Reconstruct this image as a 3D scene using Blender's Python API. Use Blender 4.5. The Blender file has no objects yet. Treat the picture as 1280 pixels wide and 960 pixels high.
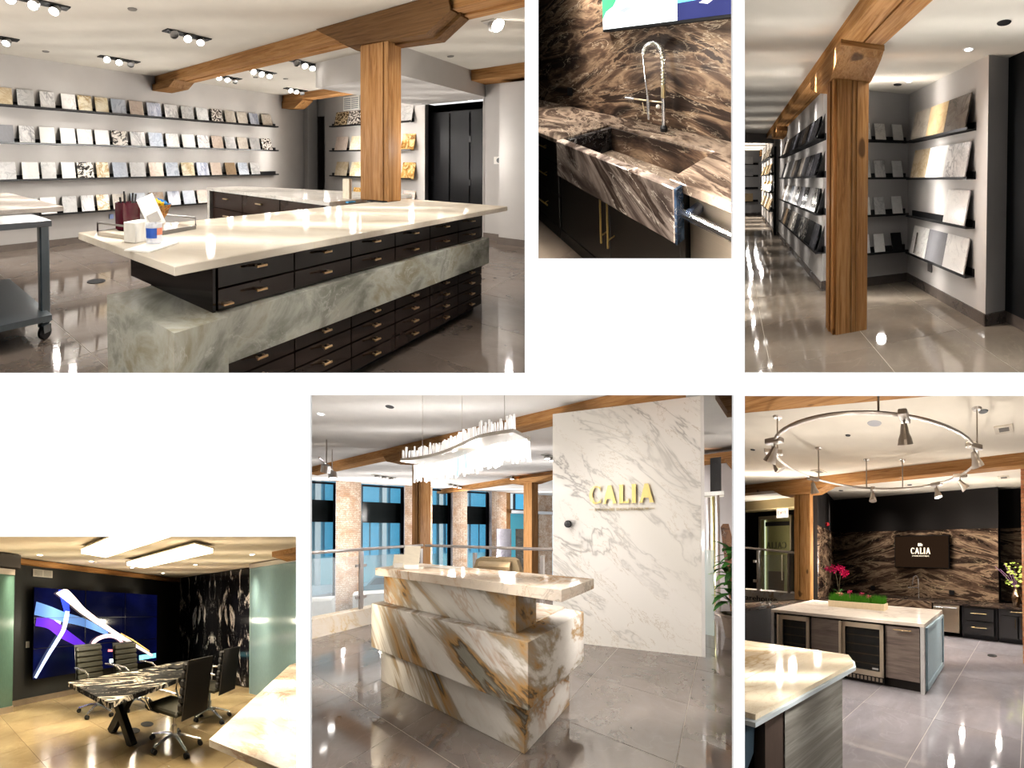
import bpy, bmesh, math, random
from mathutils import Vector, Matrix, Euler
C = bpy.context.scene.collection
random.seed(7)
# ---------------------------------------------------------------- camera
F = 2560.0                      # 72 mm lens on a 36 mm sensor, 1280 px wide
cam = bpy.data.cameras.new('camera'); cam.lens = 72; cam.sensor_width = 36; cam.clip_end = 400; cam.clip_start = .2
co = bpy.data.objects.new('camera', cam); C.objects.link(co); co.rotation_euler = (math.pi/2, 0, 0)
bpy.context.scene.camera = co
# ---------------------------------------------------------------- light and exposure
sc = bpy.context.scene
sc.view_settings.view_transform = 'Standard'; sc.view_settings.look = 'None'
sc.view_settings.gamma = 1; sc.view_settings.exposure = 0.0
wd = bpy.data.worlds.new('daylight'); sc.world = wd; wd.use_nodes = True
wd.node_tree.nodes['Background'].inputs[0].default_value = (1, 1, 1, 1)
wd.node_tree.nodes['Background'].inputs[1].default_value = 1.15
# power of the fixtureless lamps added to the six rooms, (watts per lamp, colour)
POWER = {1: (56, (1, .96, .91)), 2: (150, (1, .94, .86)), 3: (74, (1, .95, .9)), 4: (120, (1, .88, .68)),
         5: (122, (1, .96, .92)), 6: (140, (1, .93, .84))}
# ---------------------------------------------------------------- the six rooms
# Each room stands behind its own opening in the white display wall. A room has its own axes: plan turn, floor under eye
# height, and a deep plan (its depth axis is longer than its width by `deep`), set square behind its opening.
WALL_Y = 4.0
ROOM = {  # opening (x0,x1,y0,y1 in 1280ths / 960ths of the wall face), aim, eye height, deep, plan turn, roll
 1: dict(op=(0, 656, 0, 466), aim=(328, 201), eye=1.4, deep=F/536, turn=.72304, roll=0, m=(420, 6, 500, 10)),
 2: dict(op=(673, 916, 0, 323), aim=(795, 63), eye=1.6, deep=F/330, turn=.80470, roll=1.7, m=(6, 5, 500, 120)),
 3: dict(op=(931, 1280, 0, 465), aim=(1105, 224), eye=1.5, deep=F/421, turn=.41000, roll=0, m=(5, 420, 500, 10)),
 4: dict(op=(0, 370, 671, 960), aim=(185, 771), eye=1.5, deep=F/322, turn=.70860, roll=0, m=(420, 7, 150, 420)),
 5: dict(op=(388, 917, 494, 960), aim=(652, 668), eye=1.6, deep=F/365, turn=.96860, roll=0, m=(7, 5, 10, 420)),
 6: dict(op=(931, 1280, 495, 960), aim=(1105, 692), eye=1.8, deep=F/382, turn=1.14130, roll=0, m=(5, 420, 10, 420)),
}
for r, d in ROOM.items():
    f = Vector((d['aim'][0]-640, F, -(d['aim'][1]-480))).normalized()
    R = Vector((0, 1, 0)).rotation_difference(f).to_matrix()
    R = R @ Matrix.Rotation(-math.radians(d['roll']), 3, 'Y')
    d['R'] = R
    d['M'] = R @ Matrix.Diagonal((1, d['deep'], 1)) @ Matrix.Rotation(d['turn'], 3, 'Z')
def V(r, p):
    d = ROOM[r]
    return d['M'] @ Vector((p[0], p[1], p[2]-d['eye']))
def partitions(r, extra=0):
    """the four dividing walls between a room and its neighbours: (point, outward normal)"""
    x0, x1, y0, y1 = ROOM[r]['op']; l, rr, t, b = [k+extra for k in ROOM[r]['m']]
    x0 -= l; x1 += rr; y0 -= t; y1 += b
    q = lambda u, v: Vector((u-640, F, -(v-480)))
    A, B, Cc, D = q(x0, y0), q(x1, y0), q(x1, y1), q(x0, y1)
    return [(A, D.cross(A).normalized()*1), (A, A.cross(B).normalized()), (B, B.cross(Cc).normalized()), (Cc, Cc.cross(D).normalized())], (A, B, Cc, D)
PART = {}
for r in ROOM:
    pl, q = partitions(r)
    cen = sum(q, Vector())/4
    PART[r] = [(p, n if n.dot(cen) < 0 else -n) for p, n in pl]
# ---------------------------------------------------------------- mesh builder, in a room's own metres
POS = {}      # where each object's origin stands in the world
class MB:
    def __init__(s, T=None): s.v = []; s.f = []; s.T = T or Matrix()
    def add(s, vs, fs):
        n = len(s.v); s.v += [tuple(s.T @ Vector(p)) for p in vs]; s.f += [tuple(i+n for i in f) for f in fs]; return s
    def box(s, x0, x1, y0, y1, z0, z1, ch=0):
        if x1 < x0: x0, x1 = x1, x0
        if y1 < y0: y0, y1 = y1, y0
        if z1 < z0: z0, z1 = z1, z0
        if ch:
            c = min(ch, (x1-x0)/3, (y1-y0)/3, (z1-z0)/3); vs = []; fs = []
            bm = bmesh.new(); bmesh.ops.create_cube(bm, size=1)
            for v in bm.verts: v.co = Vector((x0+(x1-x0)*(v.co.x+.5), y0+(y1-y0)*(v.co.y+.5), z0+(z1-z0)*(v.co.z+.5)))
            bmesh.ops.bevel(bm, geom=list(bm.edges), offset=c, segments=1, affect='EDGES')
            bm.verts.index_update(); s.add([v.co[:] for v in bm.verts], [[v.index for v in f.verts] for f in bm.faces]); bm.free(); return s
        return s.add([(x0,y0,z0),(x1,y0,z0),(x1,y1,z0),(x0,y1,z0),(x0,y0,z1),(x1,y0,z1),(x1,y1,z1),(x0,y1,z1)],
                     [(0,3,2,1),(4,5,6,7),(0,1,5,4),(1,2,6,5),(2,3,7,6),(3,0,4,7)])
    def prism(s, poly, z0, z1):
        n = len(poly)
        return s.add([(x, y, z0) for x, y in poly]+[(x, y, z1) for x, y in poly],
                     [tuple(range(n))[::-1], tuple(range(n, 2*n))]+[(i, (i+1) % n, n+(i+1) % n, n+i) for i in range(n)])
    def prism_x(s, poly, x0, x1):   # poly in (y, z)
        n = len(poly)
        return s.add([(x0, y, z) for y, z in poly]+[(x1, y, z) for y, z in poly],
                     [tuple(range(n)), tuple(range(n, 2*n))[::-1]]+[(i, n+i, n+(i+1) % n, (i+1) % n) for i in range(n)])
    def prism_y(s, poly, y0, y1):   # poly in (x, z)
        n = len(poly)
        return s.add([(x, y0, z) for x, z in poly]+[(x, y1, z) for x, z in poly],
                     [tuple(range(n))[::-1], tuple(range(n, 2*n))]+[(i, (i+1) % n, n+(i+1) % n, n+i) for i in range(n)])
    def tube(s, pts, rad, seg=8, closed=False, flat=1.0):
        pts = [Vector(p) for p in pts]; n = len(pts); vs = []; fs = []
        rads = rad if isinstance(rad, (list, tuple)) else [rad]*n
        up = Vector((0, 0, 1))
        for i, p in enumerate(pts):
            a = pts[(i-1) % n] if (closed or i) else p; b = pts[(i+1) % n] if (closed or i < n-1) else p
            t = (b-a).normalized()
            u = t.cross(up)
            if u.length < 1e-3: u = t.cross(Vector((0, 1, 0)))
            u.normalize(); w = u.cross(t)
            for k in range(seg):
                an = 2*math.pi*k/seg; vs.append(p+(u*math.cos(an)+w*math.sin(an)*flat)*rads[i])
        m = n if closed else n-1
        for i in range(m):
            for k in range(seg):
                j = (i+1) % n; fs.append((i*seg+k, i*seg+(k+1) % seg, j*seg+(k+1) % seg, j*seg+k))
        if not closed: fs += [tuple(range(seg))[::-1], tuple((n-1)*seg+k for k in range(seg))]
        return s.add(vs, fs)
    def lathe(s, prof, c=(0, 0, 0), seg=20):
        vs = []; fs = []; n = len(prof)
        for r_, z in prof:
            for k in range(seg):
                a = 2*math.pi*k/seg; vs.append((c[0]+r_*math.cos(a), c[1]+r_*math.sin(a), c[2]+z))
        for i in range(n-1):
            for k in range(seg): fs.append((i*seg+k, i*seg+(k+1) % seg, (i+1)*seg+(k+1) % seg, (i+1)*seg+k))
        fs += [tuple(range(seg))[::-1], tuple((n-1)*seg+k for k in range(seg))]
        return s.add(vs, fs)
    def ball(s, c, r_, seg=10, sz=1):
        n = 6
        return s.lathe([(max(r_*math.sin(math.pi*i/n), r_*.02), -r_*sz*math.cos(math.pi*i/n)) for i in range(n+1)], c, seg)
    def build(s, r, name, m, parent=None, smooth=False, clip=True):
        me = bpy.data.meshes.new(name)
        vs = [V(r, p) for p in s.v] if r else [Vector(p) for p in s.v]
        if parent is not None: off = POS[parent.name].copy()
        else: off = Vector()
        if parent is None and vs:
            off = sum(vs, Vector())/len(vs); off.z = min(v.z for v in vs)
        hit = False
        if r and clip:
            for p, n in PART[r]:
                if any(v.dot(n) > 1e-4 for v in vs): hit = True
            if any(v.y < WALL_Y+.12 for v in vs): hit = True
        bm = bmesh.new()
        bv = [bm.verts.new(v) for v in vs]
        for f in s.f:
            try: bm.faces.new([bv[i] for i in f])
            except ValueError: pass
        if hit:
            for co_, no in [(Vector(), n) for _, n in PART[r]]+[(Vector((0, WALL_Y+.12, 0)), Vector((0, -1, 0)))]:
                if not bm.verts: break
                g = list(bm.verts)+list(bm.edges)+list(bm.faces)
                res = bmesh.ops.bisect_plane(bm, geom=g, plane_co=co_, plane_no=no, clear_outer=True)
                ed = [e for e in res['geom_cut'] if isinstance(e, bmesh.types.BMEdge) and e.is_valid and e.is_boundary]
                if ed:
                    try: bmesh.ops.holes_fill(bm, edges=ed, sides=0)
                    except Exception: pass
        if not bm.faces: bm.free(); return None
        bmesh.ops.recalc_face_normals(bm, faces=bm.faces)
        for v in bm.verts: v.co -= off
        bm.to_mesh(me); bm.free()
        if smooth:
            me.shade_smooth() if hasattr(me, 'shade_smooth') else None
            try: me.set_sharp_from_angle(angle=math.radians(42))
            except Exception: pass
        me.materials.append(m)
        o = bpy.data.objects.new(name, me); C.objects.link(o)
        if parent is not None: o.parent = parent
        else: o.location = off
        POS[o.name] = off
        return o
def tag(o, label, cat, group=None, kind=None):
    if o is None: return o
    if label: o['label'] = label
    if cat: o['category'] = cat
    if group: o['group'] = group
    if kind: o['kind'] = kind
    return o
def empty(r, name, p, label=None, cat=None, group=None, kind=None):
    o = bpy.data.objects.new(name, None); C.objects.link(o); o.location = V(r, p); o.empty_display_size = .1
    POS[o.name] = o.location.copy()
    return tag(o, label, cat, group, kind)
def struct(o):
    if o is not None: o['kind'] = 'structure'
    return o
def box(r, name, b, m, parent=None, ch=0, T=None):
    return MB(T).box(*b, ch=ch).build(r, name, m, parent)
def TR(x=0, y=0, z=0, rz=0, rx=0, ry=0):
    return Matrix.Translation((x, y, z)) @ Euler((rx, ry, rz)).to_matrix().to_4x4()
# ---------------------------------------------------------------- materials
_mc = {}
class NT:
    def __init__(s, name):
        s.m = bpy.data.materials.new(name); s.m.use_nodes = True; s.t = s.m.node_tree; s.b = s.t.nodes['Principled BSDF']
    def n(s, typ, **k):
        nd = s.t.nodes.new(typ)
        for a, v in k.items():
            if hasattr(nd, a) and not a[0].isupper(): setattr(nd, a, v)
        return nd
    def lk(s, a, b): s.t.links.new(a, b)
    def coords(s, r, scale=(1, 1, 1), rnd=False, rot=0, mirror=None):
        """position on the real surface, in the room's own metres"""
        g = s.n('ShaderNodeNewGeometry'); o = g.outputs['Position']
        if r:
            a = s.n('ShaderNodeMapping', vector_type='TEXTURE'); a.inputs['Rotation'].default_value = ROOM[r]['R'].to_euler()
            a.inputs['Scale'].default_value = (1, ROOM[r]['deep'], 1); s.lk(o, a.inputs['Vector'])
            b = s.n('ShaderNodeMapping', vector_type='TEXTURE'); b.inputs['Rotation'].default_value = (0, 0, ROOM[r]['turn'])
            s.lk(a.outputs[0], b.inputs['Vector']); o = b.outputs[0]
        if mirror is not None:
            ax, cc = mirror
            sp = s.n('ShaderNodeSeparateXYZ'); s.lk(o, sp.inputs[0]); cb = s.n('ShaderNodeCombineXYZ')
            for i in range(3):
                if i == ax:
                    q = s.math('SUBTRACT', sp.outputs[i], cc); q = s.math('ABSOLUTE', q); s.lk(q, cb.inputs[i])
                else: s.lk(sp.outputs[i], cb.inputs[i])
            o = cb.outputs[0]
        if rnd:
            oi = s.n('ShaderNodeObjectInfo'); mm = s.n('ShaderNodeVectorMath', operation='MULTIPLY_ADD')
            s.lk(oi.outputs['Random'], mm.inputs[0]); mm.inputs[1].default_value = (37, 53, 71); s.lk(o, mm.inputs[2]); o = mm.outputs[0]
        if rot:
            c = s.n('ShaderNodeMapping'); c.inputs['Rotation'].default_value = rot if isinstance(rot, tuple) else (0, 0, rot); s.lk(o, c.inputs['Vector']); o = c.outputs[0]
        c = s.n('ShaderNodeMapping'); c.inputs['Scale'].default_value = scale; s.lk(o, c.inputs['Vector'])
        return c.outputs[0]
    def math(s, op, a, b=None, clamp=False):
        q = s.n('ShaderNodeMath', operation=op); q.use_clamp = clamp
        for i, x in enumerate((a, b)):
            if x is None: continue
            if isinstance(x, (int, float)): q.inputs[i].default_value = x
            else: s.lk(x, q.inputs[i])
        return q.outputs[0]
    def noise(s, vec, scale, detail=4, rough=.55, dist=0):
        q = s.n('ShaderNodeTexNoise'); q.inputs['Scale'].default_value = scale; q.inputs['Detail'].default_value = detail
        q.inputs['Roughness'].default_value = rough; q.inputs['Distortion'].default_value = dist; s.lk(vec, q.inputs['Vector'])
        return q.outputs['Fac']
    def ramp(s, fac, stops, interp='LINEAR'):
        q = s.n('ShaderNodeValToRGB'); q.color_ramp.interpolation = interp; el = q.color_ramp.elements
        el[0].position = stops[0][0]; el[1].position = stops[-1][0]
        for p, _ in stops[1:-1]: el.new(p)
        for e, (p, c) in zip(el, stops): e.color = (*c, 1) if len(c) == 3 else c
        s.lk(fac, q.inputs[0]); return q.outputs[0]
    def mix(s, fac, a, b, mode='MIX'):
        q = s.n('ShaderNodeMix', data_type='RGBA', blend_type=mode)
        for i, x in ((0, fac), (6, a), (7, b)):
            if isinstance(x, (int, float)): q.inputs[i].default_value = x
            elif isinstance(x, tuple): q.inputs[i].default_value = (*x, 1)
            else: s.lk(x, q.inputs[i])
        return q.outputs[2]
    def col(s, c):
        if isinstance(c, tuple): s.b.inputs['Base Color'].default_value = (*c, 1)
        else: s.lk(c, s.b.inputs['Base Color'])
    def pr(s, rough=.5, metal=0, spec=.5, emi=None, es=0, alpha=1, trans=0, ior=1.45, coat=0, refl=None):
        """matt body plus an even polish; `refl` is how much of the surface mirrors (default from gloss)"""
        i = s.b.inputs; i['Roughness'].default_value = rough; i['Metallic'].default_value = metal
        i['Specular IOR Level'].default_value = spec if metal else 0; i['IOR'].default_value = ior; i['Alpha'].default_value = alpha
        i['Transmission Weight'].default_value = trans; i['Coat Weight'].default_value = coat
        if emi: i['Emission Color'].default_value = (*emi, 1); i['Emission Strength'].default_value = es
        if refl is None: refl = .02 if rough > .45 else .05 if rough > .2 else .06
        if not metal and not es and refl:
            g = s.n('ShaderNodeBsdfGlossy'); g.inputs['Roughness'].default_value = rough*.8; g.inputs['Color'].default_value = (1, 1, 1, 1)
            mx = s.n('ShaderNodeMixShader'); mx.inputs[0].default_value = refl
            s.lk(s.b.outputs[0], mx.inputs[1]); s.lk(g.outputs[0], mx.inputs[2])
            s.lk(mx.outputs[0], next(n for n in s.t.nodes if n.type == 'OUTPUT_MATERIAL').inputs[0])
        return s
    def bump(s, h, st=.2, dist=.01):
        q = s.n('ShaderNodeBump'); q.inputs['Strength'].default_value = st; q.inputs['Distance'].default_value = dist
        s.lk(h, q.inputs['Height']); s.lk(q.outputs[0], s.b.inputs['Normal'])
def L(*c):   # sRGB 0-255 to linear
    return tuple(((x/255)/12.92 if x/255 <= .04045 else ((x/255+.055)/1.055)**2.4) for x in c)
def cache(fn):
    def g(*a, **k):
        key = (fn.__name__, a, tuple(sorted(k.items())))
        if key not in _mc: _mc[key] = fn(*a, **k)
        return _mc[key]
    return g
@cache
def paint(name, c, rough=.6, r=0, var=.04, metal=0, spec=.4):
    t = NT(name); v = t.coords(r); n = t.noise(v, 2.2, 3)
    t.col(t.ramp(n, [(.3, tuple(x*(1-var) for x in c)), (.7, tuple(min(1, x*(1+var)) for x in c))]))
    t.pr(rough, metal, spec); return t.m
@cache
def plain(name, c, rough=.4, metal=0, spec=.5, **k):
    t = NT(name); v = t.coords(0); n = t.noise(v, 14, 2)
    t.col(t.ramp(n, [(.3, tuple(x*.95 for x in c)), (.7, tuple(min(1, x*1.05) for x in c))]))
    t.pr(rough, metal, spec, **k); return t.m
@cache
def glow(name, c, st):
    t = NT(name); t.col(c); t.pr(.5, emi=c, es=st); return t.m
@cache
def glass(name, c=(1, 1, 1), alpha=.15, rough=.02, refl=.06):
    t = NT(name); t.col(c); t.pr(rough, alpha=alpha, refl=refl); return t.m
@cache
def marble(name, r, base, base2, vein, scale=2.0, width=.03, dist=1.2, stretch=(1, 1, 1), rot=0, rough=.12, rnd=False, vmix=.9, fine=.35, mirror=None, vein2=None, spec=.5):
    t = NT(name); v = t.coords(r, stretch, rnd, rot, mirror)
    a = t.noise(v, scale, 5, .6, dist); b = t.noise(v, scale*2.7, 6, .65, dist*.6); c = t.noise(v, scale*.55, 3, .5, .6)
    col = t.ramp(c, [(.36, base), (.64, base2)])
    ra = t.math('ABSOLUTE', t.math('SUBTRACT', a, .5)); wa = t.ramp(ra, [(0, (1,)*3), (width, (.25,)*3), (width*2.4, (0,)*3)])
    rb = t.math('ABSOLUTE', t.math('SUBTRACT', b, .52)); wb = t.ramp(rb, [(0, (1,)*3), (width*.7, (0,)*3)])
    c2 = t.noise(v, scale*.9, 2); msk = t.ramp(c2, [(.4, (0,)*3), (.62, (1,)*3)])
    col = t.mix(t.math('MULTIPLY', t.math('MULTIPLY', wb, msk), fine), col, vein2 or vein)
    msk2 = t.ramp(t.noise(v, scale*.7, 2, .5), [(.38, (.15,)*3), (.58, (1,)*3)])
    col = t.mix(t.math('MULTIPLY', t.math('MULTIPLY', wa, msk2), vmix), col, vein)
    t.col(col); t.pr(rough, 0, spec); return t.m
@cache
def bands(name, r, stops, scale=1.5, dist=2.0, stretch=(1, 1, 1), rot=0, rough=.12, rnd=False, detail=7, mirror=None, crack=(.85, .8, .7), cw=.012, ck=.5, spec=.5, rgh=.62):
    """banded stone: a warped noise read through a colour ramp, with hairline veins"""
    t = NT(name); v = t.coords(r, stretch, rnd, rot, mirror)
    a = t.noise(v, scale, detail, rgh, dist)
    col = t.ramp(a, list(stops))
    b = t.noise(v, scale*2.3, 5, .6, dist*.7); w = t.ramp(t.math('ABSOLUTE', t.math('SUBTRACT', b, .5)), [(0, (1,)*3), (cw, (0,)*3)])
    m2 = t.ramp(t.noise(v, scale*1.3, 2), [(.48, (0,)*3), (.6, (1,)*3)])
    col = t.mix(t.math('MULTIPLY', t.math('MULTIPLY', w, m2), ck), col, crack)
    t.col(col); t.pr(rough, 0, spec); return t.m
@cache
def wood(name, r, c1, c2, c3, axis=2, rough=.55, sc_=1.0, knots=True):
    st = [9.0, 9.0, 9.0]; st[axis] = .45
    t = NT(name); v = t.coords(r, tuple(x*sc_ for x in st)); a = t.noise(v, 2.0, 6, .65, 1.2)
    v2 = t.coords(r, tuple(x*sc_*4 for x in st)); b = t.noise(v2, 2, 3, .6, .3)
    col = t.ramp(a, [(.28, c3), (.45, c1), (.6, c2), (.75, c1)])
    col = t.mix(t.ramp(b, [(.35, (.35,)*3), (.5, (0,)*3)]), col, c3)
    if knots:
        k3 = [3.0]*3; k3[axis] = 2.0; q = t.noise(t.coords(r, tuple(k3)), 1.6, 1, .4)
        col = t.mix(t.ramp(q, [(.76, (0,)*3), (.80, (.8,)*3)]), col, tuple(x*.3 for x in c3))
        v4 = t.coords(r, tuple(x*.8 for x in st)); q4 = t.noise(v4, 1.5, 4, .5)
    t.col(col); t.bump(b, .25, .004); t.pr(rough, 0, .35); return t.m
@cache
def steel(name, c=(.62, .62, .62), rough=.25, r=0):
    t = NT(name); n = t.noise(t.coords(r, (1, 1, 40)), 6, 3)
    t.col(t.ramp(n, [(.3, tuple(x*.85 for x in c)), (.7, c)])); t.pr(max(rough, .28), .55); return t.m
@cache
def tilemat(name, r, c1, c2, rough=.09, vein=None, spec=.6, refl=.2):
    t = NT(name); v = t.coords(r, (1, 1, 1), True); a = t.noise(v, 1.6, 5, .6, .8); b = t.noise(v, 9, 4, .6)
    oi = t.n('ShaderNodeObjectInfo')
    col = t.ramp(a, [(.32, c1), (.68, c2)])
    col = t.mix(.2, col, t.ramp(b, [(.35, c1), (.65, c2)]))
    col = t.mix(t.math('MULTIPLY', oi.outputs['Random'], .25), col, tuple(x*.72 for x in c1))
    rb = t.math('ABSOLUTE', t.math('SUBTRACT', t.noise(v, 1.1, 4, .55, 1.5), .5))
    col = t.mix(t.ramp(rb, [(0, (.12,)*3), (.009, (0,)*3)]), col, vein or tuple(min(1, x*1.7) for x in c2))
    t.col(col); t.pr(rough, 0, spec, refl=refl); return t.m
# ---------------------------------------------------------------- shared builders
BLACK = lambda: plain('black_metal', L(22, 22, 24), .4)
CHROME = lambda: plain('chrome', (.82, .82, .83), .22, .75)
def lamp(r, x, y, z, k=1.0, size=.06, cone=None, name='added_lamp', col=None):  # an added light source that has no fixture of its own
    w, c = POWER[r]
    l = bpy.data.lights.new(name, 'SPOT' if cone else 'POINT'); l.energy = w*k; l.color = col or c; l.shadow_soft_size = size
    if cone: l.spot_size = math.radians(cone); l.spot_blend = .9
    o = bpy.data.objects.new(name, l); C.objects.link(o); o.location = V(r, (x, y, z)); return o
def lamp_grid(r, xs, ys, z, k=1.0, inside=None, **kw):
    for x in xs:
        for y in ys:
            w = V(r, (x, y, z))

            if w.y < WALL_Y+1 or any(w.dot(n) > -.1 for _, n in PART[r]): continue
            if inside and not inside(x, y): continue
            lamp(r, x, y, z, k, **kw)
def floor_tiles(r, x0, x1, y0, y1, px, py, ox, oy, m, grout, z=0.0, th=.02, gap=.006, skip=None, name='floor', under=True):
    """a floor of large slabs: each slab its own piece, joints recessed over a grout bed"""
    fl = MB().box(x0, x1, y0, y1, z-.08, z-.003).build(r, name, grout)
    if fl is None: return
    struct(fl)
    i0 = math.floor((x0-ox)/px); j0 = math.floor((y0-oy)/py); n = 0
    for i in range(i0, math.ceil((x1-ox)/px)):
        for j in range(j0, math.ceil((y1-oy)/py)):
            a, b, c, d = ox+i*px+gap/2, ox+(i+1)*px-gap/2, oy+j*py+gap/2, oy+(j+1)*py-gap/2
            a = max(a, x0); b = min(b, x1); c = max(c, y0); d = min(d, y1)
            if b-a < .01 or d-c < .01 or (skip and skip(a, b, c, d)): continue
            MB().box(a, b, c, d, z-th, z).build(r, 'floor_tile', m, fl); n += 1
    return fl
def partition_panels(r, m):
    """added panels around the room; they divide it off and stop light leaking"""
    _, (A, B, Cc, D) = partitions(r, 1.0)
    far = ROOM[r].get('far', 60); n0 = (WALL_Y+.1)/F; n1 = far/F
    for nm, a, b in (('wall_partition_left', D, A), ('wall_partition_top', A, B), ('wall_partition_right', B, Cc), ('wall_partition_bottom', Cc, D)):
        mb = MB(); out = (a.cross(b)).normalized(); cen = (A+B+Cc+D)/4
        if out.dot(cen) > 0: out = -out
        th = .004
        p = [a*n0, b*n0, b*n1, a*n1]; q = [v+out*th for v in p]
        mb.add(p+q, [(0, 1, 2, 3), (7, 6, 5, 4), (0, 4, 5, 1), (1, 5, 6, 2), (2, 6, 7, 3), (3, 7, 4, 0)])
        struct(mb.build(0, nm, m))
FIR = dict(c1=L(168, 120, 70), c2=L(188, 142, 92), c3=L(118, 78, 42))
def fir(r, axis, dark=1.0):
    return wood('old_fir_%d%d_%d' % (r, axis, int(dark*100)), r, *(tuple(x*dark for x in FIR[k]) for k in ('c1', 'c2', 'c3')), axis=axis)
def lamp_fan(r, depths, us, zs, k, wall=None, **kw):
    """lamps added without fixtures, in rows across the room at several depths"""
    f = F/ROOM[r]['deep']; c, s_ = math.cos(ROOM[r]['turn']), math.sin(ROOM[r]['turn'])
    for Y in depths:
        for u in us:
            X = u/f*Y; x, y = X*c+Y*s_, -X*s_+Y*c
            if wall and not wall(x, y): continue
            for z in zs: lamp(r, x, y, z, k*Y/depths[-1], **kw)
GLYPH = {  # flared capitals, unit height, drawn as polygons
 'C': ([(.78,.70),(.78,.96),(.70,.93),(.5,1.0),(.3,.98),(.1,.82),(.02,.5),(.1,.18),(.3,.02),(.52,0),(.7,.06),(.8,.06),(.8,.3),(.72,.18),(.55,.08),(.4,.12),(.28,.3),(.25,.5),(.28,.72),(.4,.9),(.52,.93),(.66,.86)], .84),
 'A': ([(0,0),(.06,.06),(.34,1),(.56,1),(.86,.06),(.92,0),(.6,0),(.64,.06),(.58,.26),(.3,.26),(.22,.06),(.28,0)], .94),
 'L': ([(0,0),(.06,.06),(.06,.94),(0,1),(.36,1),(.3,.94),(.3,.1),(.56,.1),(.66,.28),(.66,0)], .72),
 'I': ([(0,0),(.06,.06),(.06,.94),(0,1),(.36,1),(.3,.94),(.3,.06),(.36,0)], .42)}
def text_shape(s, size, th, font=False):
    """flat lettering, in local x (along), z (up), thickness along -y; returns (verts, faces, width)"""
    if not font:
        vs = []; fs = []; x = 0
        for ch in s:
            poly, w = GLYPH[ch]; n = len(poly); k = len(vs)
            for yy in (0, -th): vs += [((x+p[0])*size, yy, p[1]*size) for p in poly]
            fs += [tuple(range(k, k+n)), tuple(range(k+n, k+2*n))[::-1]]+[(k+i, k+(i+1) % n, k+n+(i+1) % n, k+n+i) for i in range(n)]
            x += w+.06
        return vs, fs, (x-.06)*size
    cu = bpy.data.curves.new('lettering', 'FONT'); cu.body = s; cu.size = size/.72; cu.extrude = th/2; cu.resolution_u = 2
    o = bpy.data.objects.new('lettering', cu); C.objects.link(o)
    me = o.to_mesh(); vs = [(v.co.x, -v.co.z-th/2, v.co.y) for v in me.vertices]; fs = [tuple(p.vertices) for p in me.polygons]
    w = max([v[0] for v in vs] or [0]); o.to_mesh_clear(); bpy.data.objects.remove(o); bpy.data.curves.remove(cu)
    return vs, fs, w
ORD = ['first', 'second', 'third', 'fourth', 'fifth', 'sixth', 'seventh', 'eighth', 'ninth', 'tenth', 'eleventh', 'twelfth', 'thirteenth', 'fourteenth', 'fifteenth', 'sixteenth', 'seventeenth', 'eighteenth']
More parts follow.
